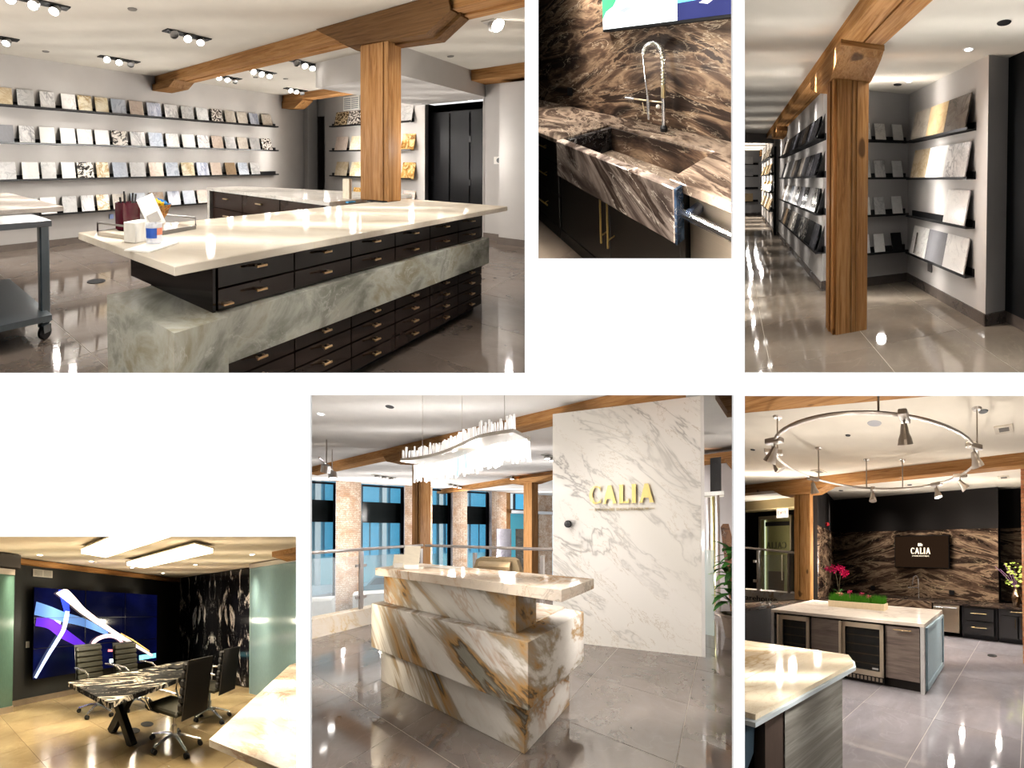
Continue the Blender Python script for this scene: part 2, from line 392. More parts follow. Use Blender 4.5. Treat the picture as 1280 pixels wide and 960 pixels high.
# stone samples: word -> material
def stone(r, k):
    S = {
     'white': lambda: marble('white_stone', r, L(240,238,234), L(228,227,224), L(200,198,196), 5, .02, 1, rnd=True, rough=.25),
     'plain white': lambda: marble('plain_white_stone', r, L(246,245,242), L(238,237,234), L(225,224,220), 4, .015, 1, rnd=True, rough=.25),
     'grey veined white': lambda: marble('grey_veined_stone', r, L(232,230,228), L(218,216,214), L(135,135,138), 3.5, .05, 1.6, (2.4,2.4,.7), (.4,.3,0), rnd=True, rough=.25),
     'gold veined white': lambda: marble('gold_veined_stone', r, L(240,236,222), L(226,212,176), L(160,125,60), 3.2, .06, 1.8, rnd=True, rough=.25, vein2=L(90,80,60)),
     'pale grey': lambda: marble('pale_grey_stone', r, L(205,204,202), L(188,187,186), L(160,160,160), 6, .03, 1, rnd=True, rough=.3),
     'blue grey': lambda: marble('blue_grey_stone', r, L(196,202,210), L(176,184,196), L(150,158,172), 5, .05, 1.4, rnd=True, rough=.3),
     'mid grey': lambda: plain('mid_grey_stone', L(120,120,124), .4),
     'greige': lambda: marble('greige_stone', r, L(196,188,176), L(180,172,160), L(160,150,138), 6, .04, 1, rnd=True, rough=.3),
     'beige': lambda: marble('beige_stone', r, L(206,192,168), L(188,172,144), L(165,145,112), 5, .04, 1, rnd=True, rough=.3),
     'pinkish beige': lambda: marble('pink_beige_stone', r, L(216,202,190), L(200,184,170), L(180,160,145), 6, .03, 1, rnd=True, rough=.3),
     'striped blue grey': lambda: marble('striped_stone', r, L(208,212,220), L(184,190,204), L(120,126,146), 5, .09, .6, (3.2,3.2,.35), rnd=True, rough=.25),
     'black and white': lambda: bands('black_white_stone', r, ((.38,L(20,20,22)),(.47,L(40,38,38)),(.5,L(228,222,212)),(.66,L(240,236,228))), 7, 2.2, (1,1,1.4), (.5,.4,0), .2, True),
     'speckled': lambda: bands('speckled_stone', r, ((.42,L(40,36,36)),(.5,L(150,140,132)),(.56,L(222,216,208))), 26, 0, rough=.25, rnd=True, detail=2),
     'speckled gold': lambda: bands('speckled_gold_stone', r, ((.4,L(46,36,26)),(.48,L(128,100,66)),(.56,L(206,186,150))), 24, .4, rough=.2, rnd=True, detail=2),
     'gold': lambda: bands('gold_stone', r, ((.36,L(120,78,34)),(.5,L(206,160,88)),(.64,L(236,212,160))), 7, 1.6, rough=.2, rnd=True),
     'dark grey': lambda: marble('dark_grey_stone', r, L(74,74,78), L(58,58,62), L(120,118,116), 4, .03, 1.2, rnd=True, rough=.25),
     'charcoal': lambda: marble('charcoal_stone', r, L(48,48,52), L(38,38,42), L(90,90,92), 4, .02, 1.2, rnd=True, rough=.25),
     'brown grey': lambda: marble('brown_grey_stone', r, L(128,118,108), L(104,96,88), L(76,70,64), 5, .06, 1.2, rnd=True, rough=.3),
     'black veined': lambda: marble('black_veined_stone', r, L(30,30,32), L(40,40,42), L(190,186,178), 4, .04, 1.8, rnd=True, rough=.2),
     'tan': lambda: marble('tan_stone', r, L(212,188,150), L(196,170,130), L(180,150,110), 4, .03, 1, rnd=True, rough=.3),
     'brown': lambda: marble('brown_stone', r, L(150,128,100), L(128,106,82), L(100,82,60), 5, .05, 1, rnd=True, rough=.3),
     'black': lambda: plain('black_stone', L(20,20,22), .25),
    }
    return S[k]()
# ================================================================ the white display wall with its six openings
def display_wall():
    mat = plain('white_wall_paint', (.93, .93, .93), .8)
    k = WALL_Y/F; xs = sorted({-2400, 3700}|{u for d in ROOM.values() for u in d['op'][:2]}); ys = sorted({-2400, 3300}|{v for d in ROOM.values() for v in d['op'][2:]})
    lim = lambda u: u
    mb = MB(); idx = {}
    def vert(i, j, b):
        if (i, j, b) not in idx:
            u, v = xs[i], ys[j]; idx[(i, j, b)] = len(mb.v); kk = k*(1+.006*b)
            mb.v.append(((u-640)*k, WALL_Y+.03*b, -(v-480)*k))
        return idx[(i, j, b)]
    solid = lambda i, j: 0 <= i < len(xs)-1 and 0 <= j < len(ys)-1 and not any(d['op'][0] <= (xs[i]+xs[i+1])/2 <= d['op'][1] and d['op'][2] <= (ys[j]+ys[j+1])/2 <= d['op'][3] for d in ROOM.values())
    for i in range(len(xs)-1):
        for j in range(len(ys)-1):
            if not solid(i, j): continue
            mb.f.append((vert(i, j, 0), vert(i, j+1, 0), vert(i+1, j+1, 0), vert(i+1, j, 0)))
            mb.f.append((vert(i, j, 1), vert(i+1, j, 1), vert(i+1, j+1, 1), vert(i, j+1, 1)))
            for di, dj, a, b in ((-1, 0, (i, j), (i, j+1)), (1, 0, (i+1, j+1), (i+1, j)), (0, -1, (i+1, j), (i, j)), (0, 1, (i, j+1), (i+1, j+1))):
                if not solid(i+di, j+dj): mb.f.append((vert(*a, 0), vert(*b, 0), vert(*b, 1), vert(*a, 1)))
    struct(mb.build(0, 'wall_front', mat))
# openings reach the frame's own border on the left, top, right and bottom, so let them run on past it
for r in ROOM:
    a, b, c_, d = ROOM[r]['op']; ROOM[r]['op2'] = (a, b, c_, d)
_w = {r: ROOM[r]['op'] for r in ROOM}
ROOM[1]['op'] = (-40, 656, -40, 466); ROOM[2]['op'] = (673, 916, -40, 323); ROOM[3]['op'] = (931, 1320, -40, 465.5)
ROOM[4]['op'] = (-40, 370, 671, 1000); ROOM[5]['op'] = (388, 917, 494, 1000); ROOM[6]['op'] = (931, 1320, 495, 1000)
display_wall()
for r in ROOM: ROOM[r]['op'] = _w[r]
# ================================================================ showroom with the long drawer island (upper left)
r = 1
ROOM[1]['far'] = 75; ROOM[2]['far'] = 36; ROOM[3]['far'] = 130; ROOM[4]['far'] = 62; ROOM[5]['far'] = 75; ROOM[6]['far'] = 95
WP1 = paint('grey_wall_paint', L(186, 182, 178), .7, 1); CP1 = paint('ceiling_paint', L(200, 194, 183), .8, 1)
partition_panels(1, WP1)
TILE1 = tilemat('polished_taupe_tile', 1, L(112, 100, 92), L(134, 122, 112), .045, refl=.3)
GRT1 = plain('pale_grout', L(176, 168, 156), .7)
floor_tiles(1, -1, 10.5, -2.5, 8.6, .905, 1.3, .25, .6, TILE1, GRT1)
struct(box(1, 'ceiling', (-1.5, 10.5, -3, 8.7, 2.98, 3.1), CP1))
struct(box(1, 'wall_left', (-1, 8.45, 7.59, 7.7, 0, 2.98), WP1))
SK1 = tilemat('skirting_tile', 1, L(96, 86, 80), L(112, 102, 94), .2)
bb = struct(box(1, 'baseboard_left', (-1, 8.4, 7.57, 7.59, 0, .1), SK1))
# end wall: a doorway, the sample wall, the black passage, then the wall by the thermostat
struct(box(1, 'wall_end', (8.45, 8.6, 4.5, 7.2, 0, 2.98), WP1))
struct(box(1, 'wall_doorway_return', (8.1, 8.45, 7.45, 7.59, 0, 2.98), WP1))
DK1 = paint('black_passage_paint', L(18, 18, 20), .5, 1)
dr = struct(box(1, 'door_1', (9.0, 9.06, 7.1, 7.65, 0, 2.5), DK1))
box(1, 'door_frame', (8.62, 8.68, 7.2, 7.25, 0, 2.6), DK1, dr)
struct(box(1, 'wall_doorway_head', (8.5, 8.6, 7.2, 7.6, 2.55, 2.98), WP1))
struct(box(1, 'wall_passage_back', (9.6, 9.7, 2.9, 4.9, 0, 2.7), DK1))
struct(box(1, 'wall_passage_side', (8.6, 9.7, 4.5, 4.55, 0, 2.6), DK1))
pd = struct(box(1, 'door_2', (8.62, 8.66, 3.25, 4.48, 0, 2.42), DK1))
for a, b in ((3.3, 3.62), (3.66, 4.02), (4.06, 4.44)): box(1, 'door_panel', (8.605, 8.62, a, b, .05, 2.38), DK1, pd)
for yy, zz in ((3.64, 1.85), (3.64, 1.0), (4.42, 1.05)): box(1, 'door_hinge', (8.595, 8.605, yy-.015, yy+.015, zz-.06, zz+.06), BLACK(), pd)
struct(box(1, 'wall_passage_head', (8.2, 8.6, 3.2, 4.5, 2.6, 2.98), WP1))
struct(box(1, 'wall_passage_far', (9.9, 10, 6.8, 8.6, 0, 3), WP1))
struct(box(1, 'wall_passage_end', (8.4, 10, 8.5, 8.6, 0, 3), WP1))
struct(box(1, 'wall_right', (8.2, 8.35, -1.2, 3.22, 0, 2.98), WP1))
struct(box(1, 'wall_passage_cheek', (8.2, 8.6, 3.2, 3.24, 0, 2.98), WP1))
struct(box(1, 'wall_pier', (7.9, 8.2, 2.45, 2.85, 0, 2.74), WP1))
struct(box(1, 'wall_soffit', (5.3, 8.45, 3.2, 4.7, 2.58, 2.98), WP1))
struct(box(1, 'baseboard_end', (8.43, 8.45, 4.5, 7.2, 0, .1), SK1))
struct(box(1, 'baseboard_right', (8.18, 8.2, -1.2, 3.22, 0, .12), SK1))
struct(box(1, 'baseboard_pier', (7.88, 7.9, 2.43, 2.87, 0, .12), SK1))
# timber frame
def bolster(r, T, pts, w, m, name, label, cat, planks=2):
    """a saddle block between post and beam; its outline is in (along, z)"""
    o = None
    for i in range(planks):
        a = -w/2+w*i/planks+.004; b = -w/2+w*(i+1)/planks-.004
        sh = .02*i
        mb = MB(T).prism_y([(p[0]+sh*(1 if p[0] > 0 else -1), p[1]-sh) for p in pts], a, b)
        if o is None: o = tag(mb.build(r, name, m), label, cat)
        else: mb.build(r, 'side_plank', m, o)
    return o
beam = tag(box(1, 'ceiling_beam', (4.0, 4.2, -1, 7.58, 2.82, 2.978), fir(1, 1, .75)), 'long old timber beam under the showroom ceiling above the drawer island', 'beam')
if beam: box(1, 'beam_plank', (4.205, 4.36, -1, 7.58, 2.80, 2.978), fir(1, 1, .9), beam)
SP = [(-.85, 2.97), (-.85, 2.93), (-.42, 2.66), (.42, 2.6), (.9, 2.78), (.98, 2.9), (.98, 2.97)]
bolster(1, TR(4.13, 2.72, 0, -math.pi/2), [(-.78, 2.975), (-.72, 2.93), (-.3, 2.69), (.62, 2.63), (.86, 2.8), (.84, 2.92), (.78, 2.975)], .36, fir(1, 1, .32), 'beam_saddle', 'dark weathered timber saddle block between the thick post and the ceiling beam', 'saddle')
post = tag(box(1, 'timber_post', (4.0, 4.27, 2.545, 2.9, .972, 2.68), fir(1, 2, .9), ch=.012), 'thick orange fir post rising through the pale stone countertop', 'post')
if post:
    box(1, 'post_strip', (3.992, 4.0, 2.60, 2.76, .972, 2.66), fir(1, 2, .95), post)
    box(1, 'base_plate', (3.92, 4.0, 2.55, 2.75, .972, .985), BLACK(), post)
bolster(1, TR(4.15, 7.2, 0, -math.pi/2), [(-.38, 2.82), (-.38, 2.7), (.22, 2.7), (.42, 2.80), (.42, 2.82)], .42, fir(1, 1, .55), 'wall_bracket', 'dark timber bracket where the long beam meets the sample wall', 'bracket', 1)
b2 = tag(box(1, 'ceiling_beam', (7.35, 7.7, 4.72, 7.58, 2.84, 2.978), fir(1, 1)), 'shorter timber beam near the far doorway', 'beam')
bolster(1, TR(7.5, 7.3, 0, -math.pi/2), [(-.28, 2.84), (-.28, 2.66), (.15, 2.64), (.4, 2.80), (.4, 2.84)], .36, fir(1, 1, .7), 'wall_bracket', 'reddish timber bracket at the far corner of the sample wall', 'bracket', 1)
tag(box(1, 'ceiling_beam', (7.6, 8.2, .5, 3.3, 2.8, 2.978), fir(1, 1, .8)), 'timber beam end above the pale pier at right of the showroom', 'beam')
# ledges and stone samples
def ledge(r, T, n, label, group=None, depth=.13):
    o = MB(T).box(0, n, -depth, 0, -.012, 0).build(r, 'display_ledge', BLACK())
    if o is None: return None
    tag(o, label, 'shelf', group)
    MB(T).box(0, n, -depth, -depth+.012, 0, .018).build(r, 'front_lip', BLACK(), o)
    MB(T).box(0, n, -.02, 0, 0, .075).build(r, 'back_rail', BLACK(), o)
    return o
def sample(r, T, w, h, kind, label, group, tilt=.30, th=.016, cat='stone sample', dep=.1):
    t2 = T @ TR(0, -dep, .001) @ TR(rx=-tilt)
    o = MB(t2).box(-w/2, w/2, -th/2, th/2, 0, h).build(r, 'stone_sample', stone(r, kind))
    if o is None: return None
    tag(o, label, cat, group); return o
ROW1 = [
 (2.20, 'top', 'beige|pale grey|grey veined white|white|gold veined white|gold veined white|blue grey|pinkish beige|striped blue grey|grey veined white|pale grey|pale grey|speckled|greige|greige|striped blue grey|greige',
  [(1.49,.26),(1.8,.23),(2.11,.21),(2.43,.22),(2.69,.22),(2.97,.22),(3.27,.26),(3.6,.26),(3.95,.28),(4.31,.28),(4.67,.27),(5.02,.27),(5.38,.28),(5.73,.27),(6.06,.27),(6.4,.25),(6.79,.3)]),
 (1.64, 'second', 'mid grey|grey veined white|plain white|plain white|white|plain white|black and white|grey veined white|blue grey|white|plain white|grey veined white|pinkish beige|pale grey|greige|pale grey|speckled',
  [(1.49,.28),(1.81,.21),(2.1,.22),(2.41,.23),(2.68,.24),(2.97,.24),(3.28,.27),(3.62,.28),(3.98,.28),(4.33,.27),(4.69,.28),(5.04,.27),(5.39,.27),(5.73,.27),(6.07,.27),(6.42,.28),(6.78,.3)]),
 (1.08, 'third', 'pale grey|white|pale grey|plain white|black and white|gold veined white|blue grey|pale grey|pinkish beige|blue grey|gold veined white|striped blue grey|pinkish beige|brown|blue grey|pale grey',
  [(1.54,.22),(1.85,.23),(2.11,.21),(2.41,.21),(2.68,.26),(2.97,.21),(3.28,.26),(3.61,.29),(3.98,.28),(4.32,.27),(4.67,.28),(5.02,.28),(5.35,.26),(5.73,.27),(6.08,.27),(6.42,.25)]),
 (.52, 'bottom', 'pale grey|white|pale grey|grey veined white|gold veined white|greige|blue grey|brown|striped blue grey|blue grey|pinkish beige',
  [(1.84,.22),(2.1,.23),(2.42,.22),(2.71,.21),(2.97,.21),(3.27,.26),(3.62,.28),(3.99,.28),(4.35,.26),(4.69,.27),(5.02,.27)])]
for z, rn, kinds, xs in ROW1:
    ledge(1, TR(-.8, 7.59, z), 7.9, 'black steel ledge, %s of four on the long sample wall' % rn, 'ledges on the long sample wall')
    for i, (k, (x, w)) in enumerate(zip(kinds.split('|'), xs)):
        sample(1, TR(x, 7.59, z), w, .285, k, '%s stone tile, %s from left on the %s ledge of the long wall' % (k, ORD[i], rn), 'stone tiles on the %s ledge' % rn)
for z, rn, items in ((2.25, 'top', [(-.32, .38, 'speckled gold'), (-.78, .5, 'speckled'), (-2.05, .3, 'pale grey')]), (1.65, 'second', [(-.32, .36, 'pinkish beige'), (-.8, .42, 'gold veined white'), (-2.1, .3, 'gold')]),
                     (1.04, 'third', [(-.32, .36, 'beige'), (-.8, .42, 'gold veined white'), (-2.1, .3, 'gold')]), (.44, 'bottom', [(-.9, .5, 'gold'), (-2.1, .3, 'brown')])):
    T = TR(8.45, 6.95, z, -math.pi/2)
    ledge(1, T, 2.2, 'black ledge on the end wall behind the fir post, %s of four' % rn, 'ledges behind the fir post')
    for y, w, k in items:
        sample(1, T @ TR(-y, 0, 0), w, .36, k, '%s stone sample on the %s ledge behind the fir post' % (k, rn) + (', right of post' if y < -1.5 else ', left of post' if y > -.5 else ', beside the post'), 'stone samples behind the post')
for z in (1.95, 1.25, .62):
    ledge(1, TR(8.2, 2.3, z, -math.pi/2), 1.4, 'grey ledge at the right edge of the showroom at height %s' % {1.95: 'above head', 1.25: 'of the chest', .62: 'of the knee'}[z])
# drawer island
QZ = bands('taj_quartzite', 1, ((.3, L(172,160,142)), (.45, L(200,190,174)), (.6, L(210,202,188)), (.75, L(184,168,142))), 1.1, 1.6, (1,1,1), .5, .05, crack=L(186,170,140), ck=.35)
QG = bands('green_grey_quartzite', 1, ((.28, L(104,104,94)), (.42, L(144,146,136)), (.52, L(178,178,168)), (.64, L(152,148,128)), (.8, L(134,118,94))), 1.7, 1.5, (1,1,1.2), .4, .1, crack=L(206,204,196), ck=.55, cw=.02)
GB = paint('black_gloss_lacquer', L(30, 25, 24), .08, 1, .1); GB2 = paint('dark_oak_gloss', L(44, 35, 32), .12, 1, .2)
GD = plain('brushed_gold', L(214, 170, 96), .28, 1)
isl = empty(1, 'drawer_island', (2.6, 2.1, 0), 'long glossy black drawer island with pale countertop and grey-green stone band', 'island')
MB().box(.9, 4.55, 1.56, 2.66, .93, .972, ch=.004).build(1, 'countertop', QZ, isl)
MB().box(1.17, 4.2, 1.68, 2.55, .69, .93).build(1, 'upper_carcass', GB, isl)
MB().box(1.19, 4.2, 1.68, 2.55, .07, .45).build(1, 'lower_carcass', GB, isl)
MB().box(1.25, 4.2, 1.74, 2.5, 0, .07).build(1, 'toe_kick', BLACK(), isl)
MB().prism_x([(1.57, 0), (2.25, 0), (2.25, .695), (1.57, .695)], .9, 1.175).build(1, 'stone_waterfall', QG, isl)
MB().box(1.176, 4.26, 1.62, 2.25, .452, .692, ch=.003).build(1, 'stone_band', QG, isl)
def drawer(x0, x1, z0, z1, front, par, pull=True, m=None, hw=.036):
    d = MB().box(x0+.004, x1-.004, front-.02, front, z0+.004, z1-.004, ch=.002).build(1, 'drawer', m or GB, par)
    if d and pull:
        cx, cz = (x0+x1)/2, (z0+z1)/2+.01
        h = MB().box(cx-hw, cx+hw, front-.05, front-.04, cz-.006, cz+.006, ch=.002)
        for q in (-hw*.6, hw*.6): h.box(cx+q-.005, cx+q+.005, front-.042, front-.02, cz-.004, cz+.004)
        h.build(1, 'drawer_pull', GD, d)
cols = [1.18, 1.692, 2.197, 2.702, 3.2, 3.697, 4.19]
for i in range(6):
    for z0, z1 in ((.80, .93), (.692, .80)): drawer(cols[i], cols[i+1], z0, z1, 1.68, isl, m=GB2 if z0 < .8 else None)
    for k in range(4): drawer(cols[i], cols[i+1], .07+k*.095, .07+(k+1)*.095, 1.68, isl, m=GB2)
MB().box(1.155, 1.17, 1.66, 2.26, .692, .93).build(1, 'end_panel', GB, isl)
k_ = MB(); k_.box(1.2, 1.26, 1.635, 1.66, .722, .730); k_.build(1, 'drawer_pull', GD, isl)
# second island behind
WQ = marble('white_quartz', 1, L(226, 222, 214), L(212, 208, 202), L(186, 182, 176), 2.4, .02, 1, rough=.06)
i2 = empty(1, 'rear_island', (5, 5, 0), 'white topped brown drawer island standing behind the drawer island', 'island')
MB().prism([(3.53, 2.95), (5.2, 2.95), (5.05, 3.7), (4.6, 5.75), (3.9, 5.75)], .93, .972).build(1, 'countertop', WQ, i2)
T2 = TR(3.53, 2.95, 0, -.134)
MB(T2).box(.06, .7, .02, 2.72, .06, .93).build(1, 'carcass', GB2, i2)
MB(T2).box(.0, .08, 2.74, 2.82, 0, .93).build(1, 'stone_leg', WQ, i2)
MB(T2).box(.08, .7, 2.76, 2.82, 0, .93).build(1, 'stone_end', WQ, i2)
BW1 = paint('brown_lacquer', L(52, 38, 32), .2, 1, .1)
for k, (a, b) in enumerate(((2.7, 1.83), (1.81, .94), (.92, .04))):
    for z0, z1 in ((.68, .925), (.4, .67), (.1, .39)):
        d = MB(T2).box(.04, .06, b, a, z0, z1).build(1, 'drawer', BW1, i2)
        if d: MB(T2).box(.005, .03, (a+b)/2-.07, (a+b)/2+.07, z1-.1, z1-.085).build(1, 'drawer_pull', GD, d)
tag(box(1, 'paper_stand', (4.0, 4.05, 3.05, 3.14, .972, 1.2), plain('ivory_card', L(232, 224, 204), .6)), 'small ivory card stand behind the fir post', 'card')
tag(MB().box(3.6, 3.72, 2.75, 2.79, .973, .985).build(1, 'blue_clip', plain('blue_plastic', L(40, 140, 190), .4)), 'small blue clip on the countertop left of the fir post', 'clip')
# things at the near end of the island
tr = empty(1, 'serving_tray', (1.2, 2.3, .972), 'marble tray with dark metal rails on the island countertop', 'tray')
tt = TR(1.2, 2.40, .973, .25)
MB(tt).box(-.22, .26, -.15, .15, .0, .02).build(1, 'tray_base', QZ, tr)
dm = plain('dark_bronze', L(58, 48, 42), .35, .8)
for xx in (-.22, .26):
    MB(tt).tube([(xx, -.15, .02), (xx, -.15, .07), (xx, .15, .07), (xx, .15, .02)], .006, 6).build(1, 'tray_handle', dm, tr)
for yy in (-.15, .15): MB(tt).box(-.22, .26, yy-.004, yy+.004, .0, .024).build(1, 'tray_rail', dm, tr)
pot_ = tag(MB().lathe([(.055, 0), (.068, .01), (.07, .16), (.066, .16), (.06, .03)], (1.105, 2.44, .994), 24).build(1, 'pen_pot', plain('burgundy_glass', L(66, 12, 26), .08, 0, .8), smooth=True), 'burgundy glass pot holding black pens on the tray', 'pot')
for i, (dx, dy) in enumerate(((-.03, 0), (0, .03), (.03, -.01), (.01, -.03), (-.01, .01))):
    tag(MB().tube([(1.105+dx*.8, 2.44+dy, 1.03), (1.105+dx*1.5, 2.44+dy*1.3, 1.185+.008*i)], .006, 6).build(1, 'pen', BLACK()), 'black pen standing in the burgundy pot', 'pen', 'pens in the burgundy pot')
bw = MB().lathe([(.03, 0), (.035, .01), (.075, .07), (.10, .13), (.096, .13), (.07, .07), (.03, .02)], (1.31, 2.50, .994), 20).build(1, 'wire_bowl', bands('amber_mesh', 1, ((.4, L(120, 78, 30)), (.5, L(200, 150, 70)), (.6, L(150, 60, 30))), 30, 0, rough=.35), smooth=True)
tag(bw, 'amber patterned bowl full of bright wrapped sweets', 'bowl')
for i in range(14):
    a = i*2.4; rr = .02+.055*(i % 5)/4; c = [(250, 224, 40), (70, 170, 90), (250, 206, 30), (40, 130, 200), (252, 236, 90)][i % 5]
    T = TR(1.31+rr*math.cos(a), 2.50+rr*math.sin(a), 1.115+.012*(i % 3), a, .4*(i % 3), .3)
    m = MB(T).tube([(-.035, 0, 0), (-.02, 0, 0), (-.012, 0, 0), (.012, 0, 0), (.02, 0, 0), (.035, 0, 0)], [.013, .004, .012, .012, .004, .013], 7)
    nm = {0: 'yellow', 1: 'green', 2: 'golden yellow', 3: 'blue', 4: 'lemon yellow'}[i % 5]
    tag(m.build(1, 'sweet', plain('%s_wrapper' % nm.replace(' ', '_'), L(*c), .3)), '%s wrapped sweet in the amber bowl' % nm, 'sweet', '%s sweets in the bowl' % nm)
WC = plain('white_card', L(240, 238, 232), .6)
wb = tag(MB(TR(1.035, 2.17, .973, .4)).box(-.06, .06, -.04, .04, 0, .105, ch=.003).build(1, 'card_box', WC), 'small white box beside the tray on the island', 'box')
tag(MB(TR(1.03, 1.98, .973, .5)).box(-.14, .12, -.07, .07, 0, .006).build(1, 'paper_pad', WC), 'white paper pad under the small plastic cup', 'paper')
cup = tag(MB().lathe([(.035, 0), (.04, .01), (.042, .10), (.038, .10), (.034, .012)], (1.055, 2.03, .98), 20).build(1, 'plastic_cup', glass('clear_cup', (.85, .88, .95), .45), smooth=True), 'clear plastic cup with a blue and orange label on the island', 'cup')
if cup:
    lb = MB(); n = 12
    for (c_, a0, a1, nm, z0, z1) in ((L(40, 90, 190), 3.2, 4.6, 'blue_label', .03, .08), (L(226, 140, 110), 4.6, 5.8, 'orange_label', .045, .08)):
        mb = MB(); vs = []; fs = []
        for i in range(n+1):
            a = a0+(a1-a0)*i/n
            for zz in (z0, z1): vs.append((1.055+.0425*math.cos(a), 2.03+.0425*math.sin(a), .98+zz))
        for i in range(n): fs.append((2*i, 2*i+2, 2*i+3, 2*i+1))
        mb.add(vs, fs); mb.build(1, nm, plain(nm, c_, .4), cup)
lf = MB(TR(1.10, 2.09, 1.075, -.6) @ TR(rx=-.25, ry=-.45)).box(-.045, .045, -.003, .003, -.02, .15).build(1, 'leaflet', WC)
tag(lf, 'white leaflet leaning above the plastic cup', 'leaflet')
if lf: MB(TR(1.10, 2.09, 1.075, -.6) @ TR(rx=-.25, ry=-.45)).box(-.03, .03, -.005, -.003, .0, .05).build(1, 'leaflet_drawing', plain('grey_ink', L(170, 165, 160), .6), lf)
# steel trolley at the left edge
tb = empty(1, 'steel_trolley', (.7, 4.5, 0), 'marble topped steel trolley on black casters at the left edge', 'trolley')
ST1 = plain('blue_grey_steel', L(92, 104, 112), .35, .7); BK1 = plain('dark_steel', L(58, 62, 68), .4, .6)
GV1 = marble('grey_swirl_marble', 1, L(206, 198, 190), L(186, 178, 170), L(150, 140, 132), 2, .06, 2, (.6, 2.2, 1), rough=.12)
MB().box(-1, 1.30, 4.2, 6.35, .93, .975, ch=.004).build(1, 'trolley_top', GV1, tb)
MB().box(-1, 1.12, 4.3, 6.2, .885, .93).build(1, 'top_frame', BK1, tb)
for x, y in ((1.0, 3.86), (1.0, 6.1)):
    pass
MB().box(.96, 1.03, 3.68, 3.76, .12, .93, ch=.01).build(1, 'leg', ST1, tb)
MB().box(-1, 1.03, 3.62, 4.36, .885, .93).build(1, 'top_rail', BK1, tb)
MB().box(-1, 1.0, 3.55, 4.9, .18, .225).build(1, 'lower_shelf', ST1, tb)
cs = MB().lathe([(.02, -.02), (.045, -.02), (.045, 0), (.02, 0)], (.99, 3.72, .115), 14).build(1, 'caster_plate', ST1, tb)
wh = MB(TR(.985, 3.69, .055, .5) @ TR(rx=math.pi/2)).lathe([(.02, -.02), (.05, -.02), (.055, -.01), (.055, .01), (.05, .02), (.02, .02)], (0, 0, 0), 18).build(1, 'caster_wheel', BLACK(), tb, smooth=True)
MB(TR(.985, 3.69, .055, .5)).prism_y([(-.03, 0), (.03, 0), (.04, .06), (-.035, .06)], -.028, -.022).build(1, 'caster_fork', ST1, tb)
tag(box(1, 'floor_box', (.2, .85, 4.9, 5.6, 0, .17), BLACK()), 'black carton under the steel trolley', 'carton')
dn = MB().lathe([(.001, 0), (.10, 0), (.10, .006), (.001, .006)], (1.9, 5.05, .0), 24).build(1, 'floor_drain', BLACK()); tag(dn, 'round black floor outlet between trolley and island', 'floor outlet')
tag(MB().lathe([(.001, 0), (.06, 0), (.06, .005), (.001, .005)], (6.6, 1.75, .0), 16).build(1, 'floor_socket', plain('dull_metal', L(96, 92, 86), .4, .6)), 'small round floor socket right of the island', 'floor socket')
so = tag(box(1, 'wall_socket', (3.1, 3.17, 7.575, 7.59, .36, .44), plain('blue_white_plastic', L(150, 170, 220), .4)), 'pale blue socket plate low on the sample wall behind the pen pot', 'socket')
th = tag(box(1, 'thermostat_plate', (8.185, 8.2, 2.9, 3.04, 1.37, 1.5), WC), 'white thermostat plate with black dial beside the black passage', 'thermostat')
if th: MB(TR(8.185, 2.94, 1.435) @ TR(ry=-math.pi/2)).lathe([(.001, 0), (.05, 0), (.05, .02), (.001, .02)]).build(1, 'dial', BLACK(), th)
vt = tag(box(1, 'wall_vent', (8.43, 8.45, 6.13, 6.6, 2.62, 2.95), WC), 'white wall vent high above the samples behind the post', 'vent')
if vt:
    for a, b in ((6.16, 6.35), (6.38, 6.57)):
        for k in range(6): MB().box(8.42, 8.43, a, b, 2.65+k*.047, 2.67+k*.047).build(1, 'vent_slat', plain('vent_grey', L(150, 154, 158), .5), vt)
tag(box(1, 'light_switch', (8.185, 8.2, 2.28, 2.36, 1.0, 1.18), BLACK()), 'black switch at the right edge of the showroom', 'switch')
# spot fixtures
def head(r, T, k, par, lit=True, rad=.055, ln=.085):
    h = MB(T).lathe([(rad*.6, .0), (rad, -.03), (rad, -ln), (rad*.86, -ln), (rad*.8, -ln+.012)], (0, 0, 0), 16).build(r, 'lamp_head', plain('satin_nickel', L(170, 168, 166), .3, .8), par, smooth=True)
    if h and lit: MB(T).lathe([(.001, -ln+.006), (rad*.84, -ln+.006), (rad*.84, -ln+.002), (.001, -ln+.002)], (0, 0, 0), 16).build(r, 'lamp_lens', glow('lamp_glow_%d' % k, (1, .96, .9), k), h)
FX1 = [(2.98, 4.78, 'above the middle of the sample wall'), (2.92, 6.67, 'near the sample wall left of the beam bracket'), (1.25, 4.82, 'at the upper left corner'), (1.18, 6.57, 'at the left edge under the upper left fixture'),
       (5.0, 6.66, 'right of the beam bracket'), (5.1, 5.8, 'behind the beam, brightest small one'), (5.15, 4.82, 'just left of the fir post'), (6.95, 6.75, 'above the far corner')]
for n_, (x, y, lab) in enumerate(FX1):
    f_ = empty(1, 'spot_fixture', (x, y, 2.98), 'recessed black triple spot fixture %s' % lab, 'light', 'triple spot fixtures')
    MB().box(x-.32, x+.32, y-.07, y+.07, 2.965, 2.979).build(1, 'recess_plate', BLACK(), f_)
    for j, q in enumerate((-.2, 0, .2)):
        head(1, TR(x+q, y, 2.965, 0, -.7+.2*(j-1), .5), 20, f_, lit=(j+n_) % 3 != 0 or n_ in (2, 5))
f_ = empty(1, 'spot_fixture', (5.2, 1.95, 2.98), 'bright single spot at the right of the post blazing towards the room', 'light')
MB().box(5.05, 5.35, 1.88, 2.02, 2.965, 2.979).build(1, 'recess_plate', plain('pale_plate', L(180, 178, 172), .5), f_)
